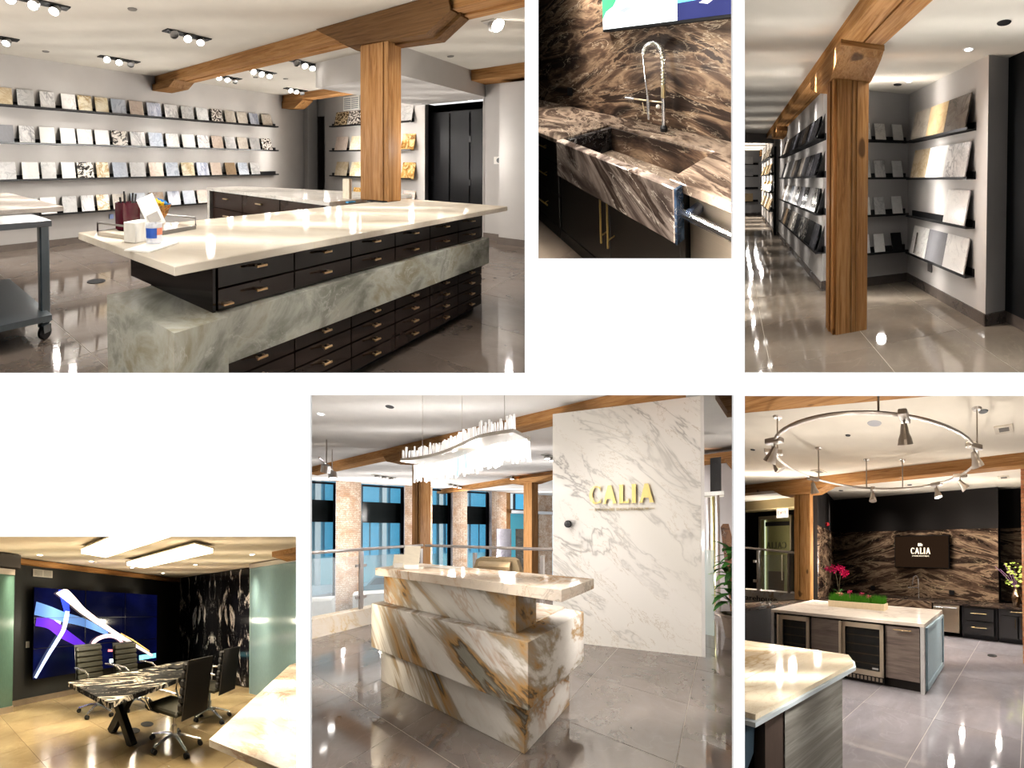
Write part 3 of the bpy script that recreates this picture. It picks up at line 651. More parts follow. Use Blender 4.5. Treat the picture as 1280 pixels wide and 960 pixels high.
head(1, TR(5.2, 1.95, 2.965, 0, -.9, .7), 90, f_, rad=.085)
for x, y, l_ in ((2.06, 4.37, 'between the first two spot fixtures'), (1.94, 6.96, 'near the top left of the sample wall'), (5.9, 6.0, 'in the middle of the ceiling'), (5.4, 6.3, 'by the beam'), (6.4, 3.0, 'in front of the dropped soffit')):
    tag(MB().lathe([(.001, -.012), (.045, -.012), (.05, 0), (.001, 0)], (x, y, 2.98), 14).build(1, 'ceiling_detector', plain('grey_disc', L(120, 116, 110), .5)), 'small round ceiling disc %s' % l_, 'detector')
tag(MB().lathe([(.001, -.012), (.05, -.012), (.05, 0), (.001, 0)], (8.5, 3.6, 2.6), 14).build(1, 'passage_downlight', glow('soft_glow', (1, .97, .92), 6)), 'small lit downlight at the top of the black passage', 'light')
XS1, YS1 = [-.5, .4, 1.3, 2.2, 3.2, 4.7, 5.7, 6.7, 7.7], [-.5, .6, 1.9, 3.4, 4.8, 5.9, 6.9]
lamp_grid(1, XS1, YS1, 2.93, 1.0, cone=165)
lamp_grid(1, [.2, 1.1, 2.0, 2.9, 3.6, 4.7, 5.6, 6.5, 7.4], [.3, 1.3, 2.2, 3.2, 4.2, 5.2, 6.2, 6.9], 1.55, .42, size=.05, inside=lambda x, y: not (3.5 < x < 5.2 and 2.3 < y < 5.8))  # points added in mid-air to lift ceiling and walls
lamp(1, 8.9, 3.9, 1.5, .1)
for x, y, z, k in ((7.8, 6.6, 1.5, .7), (7.8, 5.6, 1.9, .8), (7.8, 4.95, 1.2, .5), (7.3, 7.1, 1.6, .3), (7.8, 5.2, 2.4, .4), (7.7, 1.6, 1.6, .8)): lamp(1, x, y, z, k)  # extra points added to brighten the end wall and its corner
# ================================================================ sample alcove with the free-standing post (upper right)
r = 3
WP3 = paint('alcove_wall_paint', L(190, 187, 184), .7, 3); CP3 = paint('alcove_ceiling_paint', L(216, 212, 202), .8, 3)
partition_panels(3, WP3)
TILE3 = tilemat('stone_look_tile', 3, L(116, 106, 96), L(140, 130, 116), .03, refl=.22); GRT3 = plain('pale_grout_joint', L(180, 172, 158), .7)
floor_tiles(3, -2.2, 5, -1.2, 16, .88, .88, .27, .21, TILE3, GRT3)
struct(box(3, 'ceiling', (-3, .87, -1.5, 10.6, 2.84, 2.95), CP3))
struct(box(3, 'ceiling', (1.22, 5, -1.5, 9.5, 2.74, 2.95), CP3))
struct(box(3, 'ceiling', (-3, 1.2, 10.6, 16, 2.74, 2.95), CP3))
SK3 = tilemat('dark_skirting_tile', 3, L(84, 76, 72), L(102, 94, 88), .2)
struct(box(3, 'wall_left', (1.1, 1.24, 4.57, 9.7, 0, 2.84), WP3)); struct(box(3, 'baseboard_left', (1.085, 1.1, 4.555, 9.6, 0, .1), SK3)); struct(box(3, 'baseboard_end', (1.085, 1.24, 4.55, 4.57, 0, .13), SK3))
struct(box(3, 'wall_back', (1.24, 2.4, 4.53, 4.6, 0, 2.74), WP3)); struct(box(3, 'baseboard_back', (1.24, 2.35, 4.51, 4.53, 0, .12), SK3))
struct(box(3, 'wall_right', (2.35, 2.6, 2.82, 4.6, 0, 2.74), WP3)); struct(box(3, 'baseboard_right', (2.33, 2.35, 2.8, 4.51, 0, .12), SK3)); struct(box(3, 'baseboard_pier', (2.33, 2.62, 2.8, 2.82, 0, .12), SK3))
dw = struct(box(3, 'wall_dark', (2.60, 2.75, -1.2, 2.83, .12, 2.74), paint('black_wall_paint', L(20, 22, 24), .5, 3))); struct(box(3, 'baseboard_dark', (2.60, 2.75, -1.2, 2.80, 0, .12), SK3))
struct(box(3, 'wall_middle', (1.05, 1.2, 9.9, 15.6, 0, 2.84), WP3)); struct(box(3, 'baseboard_middle', (1.03, 1.05, 9.9, 15.5, 0, .1), SK3))
struct(box(3, 'wall_far', (-3, 1.2, 15.6, 15.8, 0, 2.8), WP3)); struct(box(3, 'baseboard_far', (-3, 1.05, 15.55, 15.6, 0, .12), SK3))
struct(box(3, 'wall_soffit', (-3, 1.1, 10.4, 10.6, 2.58, 2.84), WP3))
tag(box(3, 'glass_fin', (1.0, 1.06, 9.72, 9.8, 0, 2.42), BLACK()), 'thin black edged glass fin at the end of the dark sample wall', 'fin')
# timber
po = tag(box(3, 'timber_post', (.905, 1.22, 3.2, 3.42, 0, 2.46), fir(3, 2, .85)), 'free-standing square fir post at the alcove entrance', 'post')
box(3, 'split_strip', (.875, .905, 3.215, 3.36, 0, 2.46), fir(3, 2, 1.08), po); box(3, 'split_strip', (.86, .875, 3.3, 3.42, 0, 2.46), fir(3, 2, .85), po)
box(3, 'shakes', (1.05, 1.062, 3.196, 3.2, 0, 2.46), fir(3, 2, .45), po)
box(3, 'shakes', (1.10, 1.106, 3.196, 3.2, 0, 2.46), fir(3, 2, .6), po)
cp = tag(MB(TR(1.03, 3.3, 0)).prism_x([(-.08, 2.46), (.5, 2.46), (.85, 2.6), (.85, 2.7), (-.42, 2.7), (-.42, 2.66), (-.36, 2.6), (-.13, 2.47)], -.19, .21).build(3, 'beam_saddle', fir(3, 1, .72)), 'flared timber saddle on top of the free-standing post', 'saddle')
if cp: MB().box(.84, 1.24, 2.868, 2.88, 2.655, 2.705).build(3, 'saddle_edge', fir(3, 0, .75), cp)
bm3 = tag(box(3, 'ceiling_beam', (.86, 1.035, -1.4, 10.4, 2.70, 2.86), fir(3, 1)), 'paired ceiling beam running over the free-standing post into the distance', 'beam')
if bm3:
    box(3, 'beam_plank', (1.05, 1.225, -1.4, 10.4, 2.70, 2.86), fir(3, 1, .92), bm3); box(3, 'beam_gap', (1.035, 1.05, -1.4, 10.4, 2.74, 2.86), BLACK(), bm3)
tag(MB().prism_x([(7.9, 2.7), (7.9, 2.6), (8.1, 2.5), (8.7, 2.5), (9, 2.66), (9, 2.7)], .86, 1.18).build(3, 'beam_saddle', fir(3, 1, .65)), 'small dark saddle far along the ceiling beam', 'saddle')
tag(box(3, 'far_bracket', (.98, 1.04, 14.6, 15.5, 2.5, 2.72), fir(3, 1, .6)), 'tiny timber bracket at the distant wall corner', 'bracket')
# dark sample wall (left)
kinds3 = ['brown grey|greige|brown grey|dark grey|charcoal|charcoal|dark grey|brown grey|charcoal|charcoal',
          'dark grey|white|pale grey|pale grey|brown grey|dark grey|greige|mid grey|dark grey|charcoal',
          'brown|white|greige|blue grey|pale grey|black and white|mid grey|black veined|pale grey|black veined',
          'brown grey|brown|black veined|greige|black and white|charcoal|black veined|black veined|black|charcoal']
for (z, rn), kk in zip(((2.03, 'top'), (1.54, 'second'), (1.05, 'third'), (.55, 'bottom')), kinds3):
    T = TR(1.1, 8.45, z, -math.pi/2)
    ledge(3, T, 4.05, 'black ledge of dark stone tiles, %s of four on the wall left of the post' % rn, 'ledges of dark samples')
    for i, k in enumerate(kk.split('|')):
        sample(3, T @ TR(.42+.36*i, 0, 0), .33, .34, k, '%s tile, %s from far end of the %s dark ledge left of post' % (k, ORD[i], rn), 'dark samples on the %s ledge' % rn, tilt=.27)
    br = tag(MB(T @ TR(3.97, 0, 0)).prism_x([(-.11, 0), (0, 0), (0, .34)], 0, .02).build(3, 'ledge_end', BLACK()), 'black triangular ledge end, %s of four left of the post' % rn, 'bracket')
# alcove back wall
for z, rn, kk in ((2.05, 'top', 'white|white|plain white'), (1.53, 'second', 'white|grey veined white|plain white'), (1.015, 'third', 'white|pale grey|plain white'), (.49, 'bottom', 'white|white|black')):
    T = TR(1.3, 4.53, z-.02)
    ledge(3, T, 1.0, 'short black ledge in the alcove back wall, %s of four' % rn, 'short alcove ledges')
    for j, (k, x) in enumerate(zip(kk.split('|'), (.36, .58, .85))):
        sample(3, T @ TR(x, 0, 0), .155, .265, k, '%s stone strip, %s on the %s short ledge behind the post' % (k, ('left', 'middle', 'right')[j], rn), 'narrow samples in the alcove', dep=.09)
# alcove right wall: large samples
for z, rn, kk in ((2.02, 'top', ('greige', 'tan', 'brown grey')), (1.5, 'second', ('beige', 'plain white', 'grey veined white')), (.98, 'third', (None, None, 'white')), (.46, 'bottom', ('white', 'mid grey', 'white'))):
    T = TR(2.35, 4.36, z, -math.pi/2)
    ledge(3, T, 1.36, 'long black ledge on the right alcove wall, %s of four' % rn, 'long alcove ledges', .12)
    for j, k in enumerate(kk):
        if not k: continue
        sample(3, T @ TR(.31+.405*j, 0, 0), .4, .4, k, 'large %s stone tile, %s on the %s ledge of the right alcove wall' % (k, ('far', 'middle', 'near')[j], rn), 'large samples in the alcove', tilt=.2, dep=.11)
lf = tag(MB(TR(2.232, 4.1, .48, -math.pi/2) @ TR(rx=-.2)).box(-.01, .01, -.02, -.012, .02, .3).build(3, 'plant_drawing', plain('dark_ink', L(90, 84, 80), .5)), 'dark printed plant stem on the far white tile of the bottom right ledge', 'print')
tag(box(3, 'wall_outlet', (2.335, 2.35, 3.84, 3.93, .29, .41), plain('grey_plate', L(90, 88, 86), .4)), 'grey outlet under the bottom right alcove ledge', 'outlet')
for z, rn, y in ((2.17, 'top', 14.9), (1.66, 'second', 14.9), (1.14, 'third', 14.9), (.6, 'bottom', 14.9)):
    T = TR(-.4, 15.6, z)
    ledge(3, T, 1.35, 'distant black ledge on the far wall, %s of four' % rn, 'distant ledges on the far wall')
    if rn != 'third': sample(3, T @ TR(.93, 0, 0), .42, .36, {'top': 'white', 'second': 'pale grey', 'bottom': 'tan'}[rn], 'distant %s stone tile on the %s far ledge' % ({'top': 'white', 'second': 'pale grey', 'bottom': 'tan'}[rn], rn), 'distant samples')
    T = TR(1.05, 14.2, z, -math.pi/2)
    ledge(3, T, 3.9, 'distant side ledge beyond the glass fin, %s of four' % rn, 'distant side ledges')
    for j in range(5): sample(3, T @ TR(.6+.7*j, 0, 0), .5, .36, ('greige', 'tan', 'gold', 'tan')[('top', 'second', 'third', 'bottom').index(rn)], 'distant %s tile, %s on the %s side ledge beyond the fin' % (('greige', 'yellowish', 'gold', 'tan')[('top', 'second', 'third', 'bottom').index(rn)], ORD[j], rn), 'distant side samples')
for x, y, lab in ((2.24, 3.0, 'nearer of the two lit downlights in the alcove ceiling'), (2.2, 4.25, 'farther of the two lit downlights in the alcove ceiling')):
    d = tag(MB().lathe([(.001, -.004), (.05, -.004), (.055, 0), (.001, 0)], (x*.92, y*.92, 2.738), 18).build(3, 'downlight', plain('white_ring', (.9,)*3, .4)), lab, 'light')
    if d: MB().lathe([(.001, -.007), (.034, -.007), (.034, -.004), (.001, -.004)], (x*.92, y*.92, 2.738), 16).build(3, 'downlight_lens', glow('downlight_glow', (1, .97, .92), 12), d)
for x, y, lab in ((2.216, 2.467, 'large black ceiling speaker above the pier'), (2.21, 4.62, 'small black ceiling speaker above the far alcove ledges')):
    tag(MB().lathe([(.001, -.006), (.05, -.006), (.055, 0), (.001, 0)], (x*.89, y*.89, 2.738), 18).build(3, 'ceiling_speaker', BLACK()), lab, 'speaker')
hd = empty(3, 'ceiling_spot', (-.02, 4.0, 2.84), 'blazing ceiling spot at the left edge of the post picture', 'light')
MB().box(-.1, .1, 3.9, 4.1, 2.825, 2.84).build(3, 'recess_plate', BLACK(), hd); head(3, TR(0, 4.0, 2.83, 0, .5, -.3), 60, hd, rad=.07)
ok3 = lambda x, y: not (x > .95 and y > 4.35)
lamp_grid(3, [-.6, .2, .75, 1.6], [.6, 1.5, 2.4, 3.1, 3.9, 5.2, 6.6, 8.0, 9.2], 2.68, 1.0, cone=165, inside=ok3)
lamp_grid(3, [-.2, .35, 1.5], [.8, 1.6, 2.4, 3.2, 4.0, 5.0, 6, 7, 8, 9], 1.25, .33, size=.03, inside=ok3)  # mid-air points added to light the ceiling
lamp_grid(3, [.1, .5, .8], [11.3, 12.4, 13.6, 14.6], 1.4, 1.3, size=.05)  # added to brighten the far end
for x, y, z, k in ((1.6, 4.05, 1.3, .5), (1.6, 4.0, 2.2, .4), (1.7, 3.95, .5, .2), (2.45, 2.0, 1.4, .7), (2.3, 1.5, 2.0, .7)): lamp(3, x, y, z, k)  # added to brighten the alcove back wall and the pier
# ================================================================ meeting room with the video wall (lower left)
r = 4
DG4 = paint('charcoal_wall_paint', L(52, 53, 53), .5, 4); CP4 = paint('cream_ceiling_paint', L(222, 208, 186), .8, 4)
partition_panels(4, DG4)
TILE4 = tilemat('warm_stone_tile', 4, L(158, 138, 104), L(188, 168, 128), .16, refl=.12); GRT4 = plain('brown_grout', L(128, 110, 86), .7)
floor_tiles(4, -1.5, 9, -2.5, 5.0, .9, .45, .1, .15, TILE4, GRT4)
struct(box(4, 'ceiling', (-2, 10, -3, 5.1, 2.52, 2.6), CP4))
struct(box(4, 'wall_left', (.2, 5.3, 4.92, 5.05, 0, 2.52), DG4))
struct(box(4, 'baseboard_left', (.9, 5.1, 4.9, 4.92, 0, .1), tilemat('taupe_skirting', 4, L(122, 108, 96), L(140, 126, 112), .2)))
struct(box(4, 'wall_right', (5.2, 5.35, -2.5, 5.0, 0, 2.52), DG4))
FL = bands('black_flame_marble', 4, ((.3, L(14, 14, 16)), (.55, L(24, 24, 26)), (.585, L(120, 116, 114)), (.61, L(226, 220, 212)), (.66, L(150, 146, 140)), (.70, L(40, 38, 38))), 1.9, 1.4, (1, 2.6, .62), 0, .12, mirror=(1, 3.72), crack=L(190, 186, 180), ck=.5, cw=.008)
for a, b in ((4.74, 3.72), (3.715, 2.69)):
    pass
pn = tag(box(4, 'marble_slab', (5.15, 5.2, 3.722, 4.74, .02, 2.5), FL), 'left half of the black marble wall panel with white flame veins', 'panel')
pn = tag(box(4, 'marble_slab', (5.15, 5.2, 2.69, 3.718, .02, 2.5), FL), 'right half of the black marble wall panel with white flame veins, by the glass', 'panel')
wt = struct(box(4, 'trim_1', (.2, 5.2, 4.78, 4.92, 2.42, 2.5), fir(4, 0)))
# video wall
vw = empty(4, 'video_wall', (2.96, 4.84, .42), 'nine panel video wall glowing with coloured light streaks on navy', 'video wall')
NV = NT('navy_screen'); v_ = NV.coords(4); g_ = NV.ramp(NV.noise(v_, .8, 3, .5, .6), [(.35, L(4, 6, 24)), (.6, L(8, 12, 58)), (.8, L(22, 34, 104))])
NV.col(L(4, 5, 12)); NV.t.links.new(g_, NV.b.inputs['Emission Color']); NV.b.inputs['Emission Strength'].default_value = 1.0; NV.pr(.12); 
px = [1.53, 2.5, 3.46, 4.42]; pz = [.42, .96, 1.5, 2.04]
for i in range(3):
    for j in range(3):
        MB().box(px[i]+.002, px[i+1]-.002, 4.82, 4.88, pz[j]+.002, pz[j+1]-.002).build(4, 'screen_panel', BLACK(), vw)
        MB().box(px[i]+.007, px[i+1]-.007, 4.816, 4.82, pz[j]+.007, pz[j+1]-.007).build(4, 'screen_face', NV.m, vw)
STRK = [
 ('white_streak', (1, .8, .72), 2.2, [(1.98, 2.03, 0.108), (2.23, 1.822, 0.085), (2.5, 1.592, 0.062), (3.09, 1.217, 0.046), (3.54, 0.964, 0.039), (4.26, 0.566, 0.023)]),
 ('blue_streak', (.03, .06, .9), 1.2, [(2.03, 2.03, 0.07), (2.08, 1.832, 0.07), (2.13, 1.606, 0.054)]),
 ('steel_blue_streak', (.14, .3, .75), .55, [(1.54, 1.674, 0.116), (1.78, 1.605, 0.108), (2.05, 1.516, 0.093), (2.51, 1.385, 0.077), (3.02, 1.152, 0.039)]),
 ('purple_streak', (.12, .03, .8), .5, [(1.57, 1.435, 0.077), (1.82, 1.387, 0.093), (2.09, 1.184, 0.093), (2.58, 0.869, 0.046)]),
 ('lavender_streak', (.5, .62, 1), 1.8, [(1.57, 0.456, 0.023), (1.78, 0.824, 0.031), (1.94, 1.074, 0.035), (2.06, 1.276, 0.039), (2.11, 1.5, 0.046), (2.13, 1.621, 0.039)]),
 ('pink_arch', (1, .66, .72), 1.8, [(2.64, 0.881, 0.039), (2.69, 0.99, 0.039), (2.8, 1.065, 0.039), (2.97, 1.105, 0.039), (3.14, 1.095, 0.039), (3.29, 1.034, 0.039), (3.37, 0.941, 0.039), (3.42, 0.849, 0.039)]),
 ('red_dash', (1, .25, .3), 1.2, [(3.03, 0.796, 0.023), (3.23, 0.778, 0.023)]), ('white_bar', (.8, 1, 1), 1.6, [(3.07, 0.571, 0.039), (3.36, 0.573, 0.039)]),
 ('cyan_bar', (.3, .95, 1), 1.4, [(3.87, 0.551, 0.054), (4.39, 0.553, 0.054)]), ('teal_glow', (.02, .6, .6), .8, [(2.37, 0.452, 0.023), (2.56, 0.489, 0.039)]),
 ('gold_streak', (.9, .6, .2), 1.0, [(3.35, 1.138, 0.015), (3.68, 0.975, 0.015), (4.18, 0.671, 0.015)])]
for si, (nm, c, st, pts) in enumerate(STRK):
    yy = 4.815-.0006*si if nm not in ('white_streak', 'pink_arch', 'lavender_streak') else 4.8
    sm = []
    for i in range(len(pts)-1):
        for k in range(5 if len(pts) > 3 else 1):
            t = k/(5 if len(pts) > 3 else 1)
            q = [pts[max(i-1, 0)], pts[i], pts[i+1], pts[min(i+2, len(pts)-1)]]
            sm.append(tuple(.5*(2*q[1][a]+(q[2][a]-q[0][a])*t+(2*q[0][a]-5*q[1][a]+4*q[2][a]-q[3][a])*t*t+(3*q[1][a]-q[0][a]-3*q[2][a]+q[3][a])*t**3) for a in range(3)))
    sm.append(pts[-1])
    vs = []; fs = []
    for i, (x, z, w) in enumerate(sm):
        a = sm[max(i-1, 0)]; b = sm[min(i+1, len(sm)-1)]; dx, dz = b[0]-a[0], b[1]-a[1]; n = math.hypot(dx, dz) or 1
        for s_ in (1, -1): vs.append((min(max(x-dz/n*w*s_, 1.54), 4.41), yy, min(max(z+dx/n*w*s_, .43), 2.03)))
    for i in range(len(sm)-1): fs.append((2*i, 2*i+1, 2*i+3, 2*i+2))
    mb = MB(); mb.add(vs, fs); mb.build(4, nm, glow('screen_'+nm, c, st), vw)
for zz in pz[1:3]: MB().box(1.53, 4.42, 4.795, 4.799, zz-.004, zz+.004).build(4, 'bezel_line', BLACK(), vw)
for xx in px[1:3]: MB().box(xx-.004, xx+.004, 4.795, 4.799, .42, 2.04).build(4, 'bezel_line', BLACK(), vw)
vg = tag(box(4, 'wall_vent', (1.54, 1.88, 4.905, 4.92, 2.24, 2.37), plain('ivory_metal', L(206, 200, 190), .5)), 'ivory vent high above the left end of the video wall', 'vent')
for k in range(8): MB().box(1.56, 1.70, 4.9, 4.905, 2.255+k*.014, 2.262+k*.014).build(4, 'vent_slat', plain('vent_shadow', L(150, 146, 138), .5), vg); MB().box(1.72, 1.86, 4.9, 4.905, 2.255+k*.014, 2.262+k*.014).build(4, 'vent_slat', plain('vent_shadow', L(150, 146, 138), .5), vg)  # slats use a darkened ivory: louvre shadow painted into their colour
tag(box(4, 'wall_switch', (1.44, 1.5, 4.905, 4.92, .98, 1.09), plain('ivory_metal', L(206, 200, 190), .5)), 'small switch plate left of the video wall', 'switch')
# frosted glass at both sides
TG = plain('frosted_teal_glass', L(122, 148, 150), .12, 0, .6)
gl = tag(box(4, 'glass_screen', (.5, 1.18, 4.66, 4.7, .1, 2.19), plain('frosted_green_glass', L(78, 104, 92), .15, 0, .6)), 'frosted green glass panel at the left edge of the meeting room', 'glass panel')
box(4, 'metal_shoe', (.5, 1.19, 4.64, 4.72, 0, .1), steel('warm_steel', L(176, 160, 142), .3, 4), gl); box(4, 'head_clamp', (.5, 1.18, 4.63, 4.73, 2.19, 2.28), steel('warm_steel', L(176, 160, 142), .3, 4), gl)
tag(box(4, 'dark_bracket', (.6, 1.24, 4.55, 4.8, 2.3, 2.5), plain('dark_bronze_box', L(48, 40, 36), .4)), 'dark bracket above the left glass panel', 'bracket')
gr = tag(box(4, 'glass_screen', (4.8, 4.84, .8, 2.59, 0, 2.42), TG), 'large frosted teal glass panel at the right edge of the meeting room', 'glass panel')
box(4, 'head_rail', (4.78, 4.86, .8, 2.6, 2.42, 2.5), steel('pale_steel', L(200, 196, 188), .3, 4), gr); box(4, 'edge_strip', (4.8, 4.84, 2.59, 2.6, 0, 2.42), plain('glass_edge', L(170, 200, 190), .2), gr)
tag(box(4, 'timber_beam', (4.2, 4.9, 1.2, 1.9, 2.44, 2.519), fir(4, 0, .7)), 'timber beam end in the upper right corner of the meeting room', 'beam')
# table
TB = bands('black_white_table_marble', 4, ((.35, L(14, 14, 15)), (.52, L(26, 26, 27)), (.535, L(150, 144, 132)), (.56, L(236, 226, 206)), (.585, L(70, 66, 62)), (.7, L(28, 28, 28))), 1.8, 1.0, (.8, 2.4, 1), .5, .5, crack=L(190, 182, 166), ck=.5)
tb4 = empty(4, 'meeting_table', (2.3, 2.5, 0), 'black marble meeting table with white streaks on crossed black legs', 'table')
MB().prism([(1.33, 2.95), (1.27, 1.97), (1.45, 2.03), (2.1, 2.13), (3.45, 2.48), (3.45, 3.0)], .70, .75).build(4, 'tabletop', TB, tb4)
for x in (1.92, 3.15):
    for s_ in (1, -1):
        MB(TR(x+.02*s_, 2.72, .35) @ TR(rx=s_*.62)).box(-.045, .045, -.05, .05, -.43, .43, ch=.006).build(4, 'leg', BLACK(), tb4)
tag(box(4, 'table_monitor', (2.72, 3.05, 2.55, 2.72, .752, .775), BLACK()), 'flat black conference unit lying on the meeting table', 'device')
# chairs
LE = plain('black_leather', L(38, 36, 36), .45); LE2 = plain('olive_black_leather', L(62, 60, 50), .4); CH = CHROME()
def office_chair(x, y, rz, label, front=True):
    e = empty(4, 'office_chair', (x, y, 0), label, 'chair', 'chairs round the meeting table')
    T0 = TR(x, y, 0, rz)
    MB(T0).box(-.24, .24, -.22, .26, .43, .49, ch=.025).build(4, 'seat', LE2, e)
    for k in range(6):
        z0 = .50+.088*k; MB(T0 @ TR(0, -.235-.012*k, z0, 0, .12)).box(-.225, .225, -.028, .03, .002, .084, ch=.016).build(4, 'back_pad', LE2 if front else LE, e)
    MB(T0 @ TR(0, -.275, .42, 0, .12)).box(-.235, .235, -.012, .0, 0, .64, ch=.005).build(4, 'back_shell', LE, e)
    for s_ in (1, -1):
        MB(T0).tube([(s_*.27, -.24, .70), (s_*.28, -.1, .71), (s_*.28, .1, .70), (s_*.28, .19, .66), (s_*.275, .2, .56), (s_*.26, .14, .46), (s_*.2, .06, .42)], .014, 8).build(4, 'armrest', CH, e, smooth=True)
    MB(T0).tube([(0, 0, .1), (0, 0, .24)], .03, 12).tube([(0, 0, .22), (0, 0, .42)], .018, 12).build(4, 'gas_lift', CH, e, smooth=True)
    MB(T0).box(-.09, .09, -.1, .12, .40, .43).build(4, 'tilt_plate', BLACK(), e)
    MB(T0).tube([(.1, .0, .41), (.3, .02, .40)], .008, 6).build(4, 'lever', BLACK(), e)
    for k in range(5):
        a = k*2*math.pi/5+.5; ca, sa = math.cos(a), math.sin(a)
        lg = MB(T0).tube([(0, 0, .13), (.12*ca, .12*sa, .125), (.3*ca, .3*sa, .075)], [.03, .022, .014], 8, flat=.8).build(4, 'leg', CH, e, smooth=True)
        if lg: MB(T0 @ TR(.3*ca, .3*sa, .03, a) @ TR(rx=math.pi/2)).lathe([(.01, -.026), (.028, -.026), (.03, -.006), (.022, 0), (.03, .006), (.028, .026), (.01, .026)], (0, 0, 0), 14).build(4, 'caster', BLACK(), lg, smooth=True)
office_chair(2.16, 3.70, math.pi, 'black ribbed office chair behind the table at its left end')
office_chair(2.76, 3.52, math.pi, 'black ribbed office chair behind the table, second from left')
office_chair(2.25, 2.14, .08, 'black office chair seen from behind at the near side of the table', False)
office_chair(3.27, 2.40, .1, 'black office chair seen from behind in front of the marble wall panel', False)
for x, y, l_ in ((2.15, 2.78, 'left of two black floor outlets under the meeting table'), (2.42, 2.82, 'right of two black floor outlets under the meeting table')):
    tag(MB().lathe([(.001, 0), (.075, 0), (.085, .004), (.085, .0), (.09, .006), (.001, .006)], (x, y, 0), 18).build(4, 'floor_outlet', BLACK()), l_, 'floor outlet')
# counter in the near right corner
CR = marble('cream_veined_marble', 4, L(250, 240, 224), L(246, 232, 212), L(206, 160, 124), 2.6, .03, 1.8, rough=.3)
ct = empty(4, 'marble_counter', (2.3, .6, 0), 'bright cream marble counter at the lower right of the meeting room', 'counter')
MB().prism([(1.07, .785), (3.37, 1.305), (4.6, 1.3), (4.6, -1.2), (1.07, -1.2)], .865, .9).build(4, 'countertop', CR, ct)
MB().prism([(1.7, .70), (3.5, 1.1), (4.4, 1.1), (4.4, -1), (1.7, -1)], 0, .865).build(4, 'counter_base', paint('cream_panel', L(200, 180, 150), .5, 4), ct)
tag(box(4, 'brown_stool', (1.25, 1.5, .45, .7, .62, .70), plain('brown_leather', L(96, 62, 48), .5), ch=.03), 'brown leather stool seat tucked under the cream counter', 'stool')
en = tag(MB(TR(1.42, .44, .901, -.1)).box(-.02, .2, -.045, .035, 0, .002).build(4, 'name_strip', plain('tan_strip', L(204, 170, 140), .5)), 'tan strip with dark engraving near the counter edge', 'strip')
for k in range(7): MB(TR(1.42, .44, .903, -.1)).box(.0+.027*k, .016+.027*k, -.02, .012, 0, .001).build(4, 'engraving', plain('dark_ink_marks', L(96, 74, 64), .5), en)
tag(box(4, 'black_clip', (1.62, 1.66, .50, .56, .901, .925), BLACK()), 'small black clip on the cream counter at the right edge', 'clip')
# ceiling lights
WG = glow('warm_light_box', (1, .86, .62), 5)
for (x0, x1, y0, y1, lb) in ((1.72, 2.12, 1.7, 3.45, 'left glowing rectangular ceiling light box over the table'), (2.72, 3.12, 2.25, 3.75, 'right glowing rectangular ceiling light box, nearer the marble panel')):
    l_ = tag(box(4, 'light_box', (x0, x1, y0, y1, 2.40, 2.46), WG), lb, 'light')
    if l_: box(4, 'light_frame', (x0-.015, x1+.015, y0-.015, y1+.015, 2.46, 2.475), plain('pale_metal_frame', L(200, 190, 170), .4), l_)
for x, y, lb in ((1.529, 4.55, 'above the left vent'), (2.43, 4.47, 'above the video wall middle'), (3.4, 4.5, 'between the light boxes and the video wall'), (4.4, 4.6, 'in the far left ceiling corner'), (4.25, 2.26, 'over the teal glass'), (4.2, 3.45, 'by the marble panel')):
    d = tag(MB().lathe([(.001, -.004), (.05, -.004), (.055, 0), (.001, 0)], (x*.97, y*.97, 2.52), 14).build(4, 'downlight', plain('white_ring', (.9,)*3, .4)), 'small lit downlight %s' % lb, 'light')
    if d: MB().lathe([(.001, -.008), (.035, -.008), (.035, -.004), (.001, -.004)], (x*.97, y*.97, 2.52), 14).build(4, 'downlight_lens', glow('warm_downlight_glow', (1, .9, .7), 8), d)
lamp_grid(4, [.8, 1.4, 2.4, 3.4, 4.4], [.2, 1.0, 1.9, 2.8, 3.6, 4.4], 2.36, .8, cone=165)
lamp_grid(4, [.9, 1.6, 2.4, 3.3, 4.3], [.3, 1.1, 1.9, 2.7, 3.5, 4.3], 1.4, .25, size=.05)  # fixtureless points added at mid height
for x, y, z, k in ((1.7, .7, 1.6, .35), (2.4, .9, 1.6, .35), (3.0, 1.0, 1.6, .35), (1.3, .5, 1.5, .2)): lamp(4, x, y, z, k)  # points added to brighten the cream counter
# ================================================================ stone sink close view (upper middle)
r = 2
BRN = ((.26, L(16, 12, 11)), (.40, L(44, 34, 29)), (.48, L(92, 72, 58)), (.535, L(150, 126, 102)), (.565, L(62, 48, 40)), (.66, L(38, 30, 26)), (.78, L(120, 98, 80)))
BM = bands('brown_wave_marble', 2, BRN, 1.5, 1.2, (1, .6, 2.2), (.2, 0, 0), .46, crack=L(214, 196, 170), ck=.8, cw=.014, detail=10, mirror=(1, 1.52))
BT = bands('brown_wave_top', 2, ((.28, L(28, 22, 20)), (.42, L(84, 70, 60)), (.52, L(146, 128, 112)), (.58, L(60, 48, 42)), (.72, L(128, 110, 94))), 1.3, 1.6, (2.8, .8, 1), .3, .08, crack=L(220, 206, 184), ck=.7, detail=10)
BA = bands('brown_wave_apron', 2, ((.28, L(34, 28, 26)), (.42, L(84, 72, 66)), (.54, L(150, 136, 126)), (.6, L(58, 46, 40)), (.74, L(120, 104, 94))), 1.5, 1.5, (1, .55, 2.6), (-.55, 0, 0), .08, crack=L(230, 220, 204), ck=.8, detail=10)
partition_panels(2, paint('dark_room_paint', L(60, 54, 50), .7, 2))
floor_tiles(2, -.5, 3, -2, 8, .9, .9, .28, .1, tilemat('pinkish_tile', 2, L(168, 148, 130), L(186, 168, 150), .2), plain('tile_joint', L(150, 134, 120), .7))
